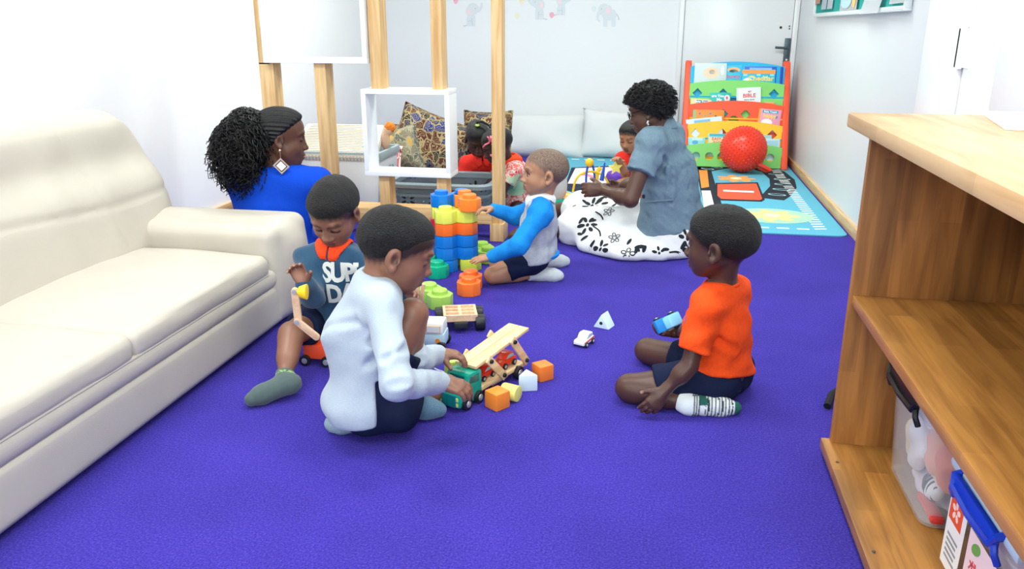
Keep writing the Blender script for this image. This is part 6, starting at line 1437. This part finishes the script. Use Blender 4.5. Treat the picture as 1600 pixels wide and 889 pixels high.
M_btn = mat('dark_button', '#1e2a3c', .35); b0 = atd(1006, 307, 4.0); bv = bvh_of(bl); h = bv.ray_cast(Vector(tuple(CP)), Vector(tuple(nrm(ray(1006, 307)))))
if h[0]:
    bm = BM(); p = np.array(h[0]); nn = np.array(h[1]); cyl(bm, p-O, p-O+nn*.006, .011, seg=16, bev=.002); obj('button', bm, M_btn, W2)
# pocket welt drawn as a seam strip
for (x0, y0, x1, y1) in ((1010, 316, 1052, 312),):
    pts = []
    for u in np.linspace(0, 1, 10):
        h = bv.ray_cast(Vector(tuple(CP)), Vector(tuple(nrm(ray(x0+(x1-x0)*u, y0+(y1-y0)*u)))))
        if h[0]: pts.append(np.array(h[0])+np.array(h[1])*.002-O)
    if len(pts) > 3: bm = BM(); tube(bm, pts, .0045, 6); obj('pocket_welt', bm, M_bls, W2)
# skirt spread on the floor
M_sk = cloth('white_cotton', '#dfe2e4', .02, .2)
S = SDF()
def fp(x, y, z): return flo(x, y, z)
S.cone(P, J['KL'], .15, .10, k=.06); S.cone(P, J['KR'], .15, .10, k=.06); S.cone(J['KL']-UP*.02, J['KR']-UP*.02, .09, .09, k=.05)
for x, y, r in ((905, 368, .07), (940, 384, .08), (985, 393, .09), (1030, 392, .09), (1060, 386, .085), (1075, 372, .08)): S.ell(fp(x, y, .03), (r*1.5, r*1.25, .052), k=.07)
S.ell(fp(985, 368, .07), (.30, .18, .07), k=.08); S.ell(P-UP*.01, (.21, .21, .12), k=.08)
S.cut.append((np.array([0, 0, .004]), np.array([0, 0, -1.]), .006))
S.disp(sines(91, .14, .018, 6)); S.disp(sines(92, .06, .003, 5))
sk = sdf_obj('skirt', S, .0075, M_sk, W2, O); bv = bvh_of(sk)
# black flowers printed on the skirt
M_pr = mat('black_print', '#141a26', .85); rg = random.Random(5); bmA = BM()
def printed(px, py, r, kind, rot=0):
    h = bv.ray_cast(Vector(tuple(CP)), Vector(tuple(nrm(ray(px, py)))))
    if h[0] is None: return
    r *= .72
    n_ = Vector((0, -.45, .89)); x_ = Vector((1, 0, 0)); y_ = n_.cross(x_); bm = BM()
    if kind == 'flower':
        for k in range(6):
            a = rot+k*math.pi/3+rg.uniform(-.1, .1); ell_ = ellipse(r*.62*math.cos(a), r*.62*math.sin(a), r*.36*rg.uniform(.85, 1.1), r*.17, 10, a); poly(bm, ell_)
        poly(bm, ellipse(0, 0, r*.16, r*.16, 8))
    elif kind == 'leaf':
        poly(bm, ellipse(0, 0, r, r*.42, 10, rot))
    elif kind == 'open':
        for k in range(5):
            a = rot+k*2*math.pi/5; o_ = ellipse(r*.6*math.cos(a), r*.6*math.sin(a), r*.4, r*.3, 12, a); i_ = ellipse(r*.6*math.cos(a), r*.6*math.sin(a), r*.27, r*.18, 12, a)
            vo = [bm.verts.new((p[0], p[1], 0)) for p in o_]; vi = [bm.verts.new((p[0], p[1], 0)) for p in i_]
            for j in range(12): bm.faces.new((vo[j], vo[(j+1) % 12], vi[(j+1) % 12], vi[j]))
    elif kind == 'stem':
        pts = [(-r+2*r*u, .25*r*math.sin(u*3)) for u in np.linspace(0, 1, 8)]; c_, s_ = math.cos(rot), math.sin(rot)
        up_ = [(p[0]*c_-(p[1]+.004)*s_, p[0]*s_+(p[1]+.004)*c_) for p in pts]; dn_ = [(p[0]*c_-(p[1]-.004)*s_, p[0]*s_+(p[1]-.004)*c_) for p in pts]
        for j in range(7): poly(bm, [up_[j], up_[j+1], dn_[j+1], dn_[j]])
    bm = decal(bm, MX(x_, y_, n_, h[0]), bv, -n_, .003, .15, .02)
    me = bpy.data.meshes.new('x'); bm.to_mesh(me); bmA.from_mesh(me); bpy.data.meshes.remove(me); bm.free()
for a_ in ((925, 322, .085, 'flower', .3), (939, 311, .04, 'leaf', .6), (913, 315, .03, 'leaf', 2.2), (945, 318, .03, 'leaf', -.3), (951, 331, .045, 'open', 0), (936, 338, .05, 'stem', -.9), (958, 322, .03, 'leaf', .5),
          (918, 352, .08, 'flower', 0), (908, 345, .03, 'leaf', 1), (926, 345, .03, 'leaf', .4), (913, 372, .03, 'leaf', .3), (906, 366, .025, 'leaf', 2.5), (932, 362, .07, 'stem', -1.1), (897, 322, .02, 'leaf', .5),
          (938, 390, .07, 'flower', .5), (950, 392, .04, 'leaf', -.2), (925, 382, .03, 'leaf', .9), (981, 397, .055, 'open', .2), (1003, 400, .08, 'flower', .2), (995, 390, .035, 'leaf', 1.3), (1020, 398, .035, 'leaf', .4), (1000, 386, .04, 'leaf', .3), (1030, 396, .055, 'flower', .8), (1040, 390, .03, 'leaf', .5),
          (1074, 374, .07, 'flower', 0), (1076, 392, .05, 'flower', .4), (1068, 384, .03, 'leaf', .8), (1056, 398, .05, 'stem', .3), (1079, 362, .03, 'leaf', 1.4), (983, 378, .03, 'leaf', 1.1), (960, 372, .045, 'open', .5)): printed(*a_)
bmesh.ops.translate(bmA, vec=Vector(tuple(-O)), verts=bmA.verts); tag(obj('floral_print', bmA, M_pr, W2), kind='stuff')
# short curly twists
S = SDF(); hd_.cran(S); R_, c_, q_ = hd_.R, hd_.c, hd_.s
def f(P):
    L = ((P-c_)@R_.T)/q_; h = np.interp(L[..., 1], [-.11, -.05, -.02, .01, .04, .065, .09], [-.065, -.060, -.035, -.004, .020, .035, .045])
    t = np.tanh((L[..., 2]-h)/.012); return (-(.017*.5*(t+1)-.004*(1-t)*.8)*q_).astype(np.float32)
S.disp(f); S.disp(sines(13, .022, .010, 6)); co = sdf_obj('hair', S, .005, mat('black_hair_mass', '#0c0c0e', .7, bump=1, bscale=120), W2, O)
V, F = o_data[co.name]; L = ((V-c_)@R_.T)/q_; ok = L[:, 2] > np.interp(L[:, 1], [-.11, -.05, -.02, .01, .04, .065, .09], [-.065, -.060, -.035, -.004, .020, .035, .045])+.004
ix = rg2 = np.random.RandomState(8).choice(np.where(ok)[0], 900); cen = c_
curls('twist', V[ix]-O, [nrm(V[i]-cen) for i in ix], M_curl, co, (0, 0, 0), .018, .0055, 2.2, .0026, 6, .3)
# glasses and earring
M_gl = mat('dark_glasses_frame', '#15161c', .3); g_ = BM()
for x in (-1, 1):
    ring = [hd_.w(x*.031+.024*math.cos(a), .098-.010*abs(math.cos(a)+x)*.5, -.008+.017*math.sin(a)) for a in np.linspace(0, 2*math.pi, 20, endpoint=False)]; tube(g_, [p-O for p in ring], .0026, 6, closed=True)
    tube(g_, [hd_.w(x*.055, .092, .0)-O, hd_.w(x*.072, .04, .0)-O, hd_.w(x*.076, -.012, .004)-O, hd_.w(x*.074, -.03, -.012)-O], .0024, 6)
tube(g_, [hd_.w(-.008, .1, -.004)-O, hd_.w(.008, .1, -.004)-O], .0024, 6); gl = obj('glasses', g_, M_gl, W2)
for x in (-1, 1): obj('lens', prism(BM(), ellipse(0, 0, .0235*1.08, .0165*1.08), -.0005, .0005, M=MX(hd_.R[0], hd_.R[2], -hd_.R[1], hd_.w(x*.031, .096, -.008)-O)), mat('clear_lens', '#ffffff', .05, alpha=.12), gl, False)
bm = BM(); e = hd_.w(.081, -.004, -.052)-O; tube(bm, [e+UP*.0, e-UP*.010+hd_.R[1]*.006, e-UP*.022, e-UP*.024-hd_.R[1]*.003], [.005, .0065, .006, .005], 8); obj('earring', bm, mat('silver', '#cfd3d6', .2, metal=.9), W2)
# ---------------- two girls leaning over the basket
def girl(label, P, N, HCp, fwd, sc, ax, fw_, skinc, top, arms, hair_line=None, roll=0, kf=.10, sleeves=True):
    J = {'P': P, 'N': N, 'C': mixp(P, N, .58)}; J['HL'] = P+ax*.06; J['HR'] = P-ax*.06; J['SL'] = N+ax*.10-UP*.04; J['SR'] = N-ax*.10-UP*.04
    for d, q in (('L', 1), ('R', -1)):
        J['E'+d], J['W'+d] = arms[d]; J['K'+d] = P+fw_*kf+ax*q*.10; J['K'+d][2] = .05; J['A'+d] = P-fw_*.02+ax*q*.10; J['A'+d][2] = .035; J['T'+d] = P-fw_*.10+ax*q*.09; J['T'+d][2] = .025
    O = floor_of(J); t = person(label, O); s = 1.0; hd = Head(HCp, fwd, sc, eyes='down', roll=roll); pt = hd.paints()
    S = SDF(); torso(S, J, s); 
    for d in 'LR': limb_arm(S, J, d, s*.92); limb_leg(S, J, d, s*.95); foot(S, J, d, s); hand(S, J['W'+d], nrm(J['W'+d]-J['E'+d])+fw_*.2, -UP, ax*(1 if d == 'R' else -1), 1.0, paints=pt)
    S.cone(N-UP*.03, hd.w(0, -.025, -.045), .034, .035, k=.025); hd.add(S); sdf_obj('body', S, .0048, M_skin, t, O, colour_fn(skinc, pt, hd))
    S = SDF(); torso(S, J, s, .011, .045)
    for d in 'LR' if sleeves else '': S.cone(J['S'+d], mixp(J['S'+d], J['E'+d], .6), .044, .048, k=.025, flat=1)
    S.cone(P+UP*.02, P+fw_*.06+UP*.0, .12, .12, k=.04); S.cone(N-UP*.008, N+UP*.08, .041, .05, k=.006, op=-1); S.cut.append((np.array([0, 0, .01]), np.array([0, 0, -1.]), .01)); S.disp(sines(int(P[0]*-77) % 50, .08, .007)); dr = sdf_obj('dress', S, .006, top, t, O)
    hd.hair(t, O, .006, hair_line or ([-.11, -.06, -.03, -.012, .012, .03, .055, .085], [-.052, -.050, -.038, -.024, -.004, .014, .038, .056]), m=mat('black_braids', '#121214', .42, bump=.8, bscale=240, spec=.4)); return t, J, hd, dr, O
M_red = cloth('red_cotton', '#e0332a')
axg = nrm(dv(.95, .2)); fg = nrm(dv(.15, -.98)); P1 = atd(756, 325, 5.55); P1[2] = .12
N1 = atd(752, 246, 5.30); H1 = atd(746, 215, 5.18)
G1, J, hd_, dr, O = girl('little girl in red looking down into the grey basket, face to the camera', P1, N1, H1, dv(.12, -.86, -.62), .98, axg, fg, '#452c26', M_red, {'L': (N1+axg*.13-UP*.16+fg*.05, N1+axg*.06-UP*.22+fg*.14), 'R': (N1-axg*.13-UP*.16+fg*.05, N1-axg*.06-UP*.22+fg*.14)})
p = hd_.w(.0, .01, .106)-O; bm = BM(); tube(bm, [p, p+UP*.025-RT*.01, p+UP*.03+RT*.025, p+UP*.01+RT*.06, p-UP*.012+RT*.078], [.010, .009, .008, .007, .004], 8); obj('topknot_braid', bm, mat('black_braids', '#121214', .42), G1)
bm = BM(); sph(bm, p+UP*.006-RT*.006, (.014, .014, .010)); obj('hair_tie', bm, mat('green_hair_tie', '#b9dd5a', .5), G1)
S = SDF(); torso(S, J, 1., .012, .045); S.cone(J['N']-UP*.008, J['N']+UP*.08, .041, .05, k=.006, op=-1); flap_collar('collar', J, fg, axg, S, M_red, G1, O, 1., .024, .02)
axg = nrm(dv(.30, -.95)); fg = nrm(dv(-.95, -.30)); P2 = atd(822, 326, 5.20); P2[2] = .11
N2 = atd(797, 252, 5.06); H2 = atd(776, 226, 4.98)
M_rp = wax('red_print_cotton', ['#e0332a', '#e0332a', '#d82c26', '#e0332a', '#e9a59c'], 24, '#efe0da', lw=.05)
G2, J, hd_, dr, O = girl('little girl in red printed dress with pink hair ribbons, partly behind the tall post', P2, N2, H2, dv(-.90, -.15, -.48), .98, axg, fg, '#40292a', M_rp, {'L': (N2+axg*.10-UP*.17+fg*.08, N2+axg*.02-UP*.25+fg*.20), 'R': (N2-axg*.12-UP*.16+fg*.1, N2-axg*.04-UP*.22+fg*.22)})
S = SDF(); torso(S, J, 1., .012, .045); S.cone(J['N']-UP*.008, J['N']+UP*.08, .041, .05, k=.006, op=-1); flap_collar('collar', J, fg, axg, S, cloth('orange_collar', '#ec4a24'), G2, O, 1., .036, .02, .1, .006)
S = SDF(); q = atd(808, 285, 4.86)
bv = bvh_of(dr); bm = BM()
poly(bm, [(-.06, -.05), (-.02, -.07), (.04, -.065), (.075, -.02), (.05, .0), (.08, .03), (.03, .04), (.02, .07), (-.02, .045), (-.06, .05), (-.04, .01), (-.08, -.01)])
bm = decal(bm, MX(RT, UP, -FW, atd(806, 288, 4.75)), bv, FW-UP*.2, .003, .5, .02); bmesh.ops.translate(bm, vec=Vector(tuple(-O)), verts=bm.verts); obj('green_print', bm, mat('pale_green_print', '#b5d3b0', .85), G2)
# ribbons and braids at the side of the head
M_rib = mat('pink_ribbon', '#f0788f', .6); rg = random.Random(2)
for k in range(9):
    b = hd_.w(.066+.01*rg.random(), .01+.03*rg.random(), .03+.03*rg.random())-O; a = rg.uniform(0, 6.28); d1 = (RT*math.cos(a)+UP*math.sin(a)); bm = BM(); tube(bm, [b, b+d1*.03-FW*.02, b+d1*.045-FW*.012-UP*.01], [.004, .006, .003], 6); obj('ribbon', bm, M_rib, G2)
for k in range(5):
    b = hd_.w(.070, .025-.015*k, .045-.004*k)-O; bm = BM(); tube(bm, [b, b-UP*.04-FW*.015-RT*.006*k, b-UP*.075-FW*.01-RT*.004*k], [.008, .008, .004], 8); br = obj('braid', bm, mat('black_braids', '#121214', .42), G2); bm = BM(); sph(bm, b-UP*.08-FW*.01-RT*.004*k, .009, 10, 8); obj('bead', bm, M_rib, br)
# ---------------- toddler beyond the woman, holding a yellow star
axg = nrm(dv(.85, -.4)); fg = nrm(dv(-.45, -.88)); P3 = atd(1004, 285, 5.05); P3[2] = .10
N3 = atd(996, 240, 5.02); H3 = atd(986, 212, 4.98)
G3, J, hd_, dr, O = girl('toddler in red vest beyond the woman\'s shoulder holding a yellow star', P3, N3, H3, dv(-.55, -.78, -.32), .90, axg, fg, '#a87558', M_red, {'L': (N3+axg*.10-UP*.13+fg*.06, N3+axg*.0-UP*.14+fg*.16), 'R': (atd(977, 272, 4.93), atd(968, 254, 4.86))}, sleeves=False)
p0 = atd(962, 262, 4.84); t = thing('toy_star', 'yellow star toy in the toddler\'s hand', 'toy', p0); bm = BM(); prism(bm, [((.045 if k % 2 == 0 else .021)*math.cos(k*math.pi/5+.4), (.045 if k % 2 == 0 else .021)*math.sin(k*math.pi/5+.4)) for k in range(10)], -.009, .009, M=MX(RT, UP, -FW), bev=.003); obj('body', bm, mat('star_yellow', '#ecd96a', .4), t)
p0 = flo(958, 288, .01); t = thing('purple_toy', 'purple plush toy on the rug beside the toddler', 'toy', p0); S = SDF(); c0 = p0+UP*.055; S.ell(c0, (.06, .05, .055)); S.ell(c0+RT*.05+UP*.01, (.035, .03, .03), k=.03); S.disp(sines(2, .05, .006)); sdf_obj('body', S, .006, mat('purple_plush', '#6a3fae', .85, bump=.3, bscale=150), t, p0)
p0 = flo(868, 322, .01)+FW*.12; t = thing('small_cushion', 'pale grey rounded cushion on the rug just behind the kneeling boy in blue', 'cushion', p0); S = SDF(); S.ell(p0+UP*.12, (.085, .075, .13)); S.cut.append((p0, np.array([0, 0, -1.]), .01)); S.disp(sines(12, .12, .008)); sdf_obj('cover', S, .007, mat('pale_grey_cover', '#b9bfc6', .85, bump=.25, bscale=140), t, p0)
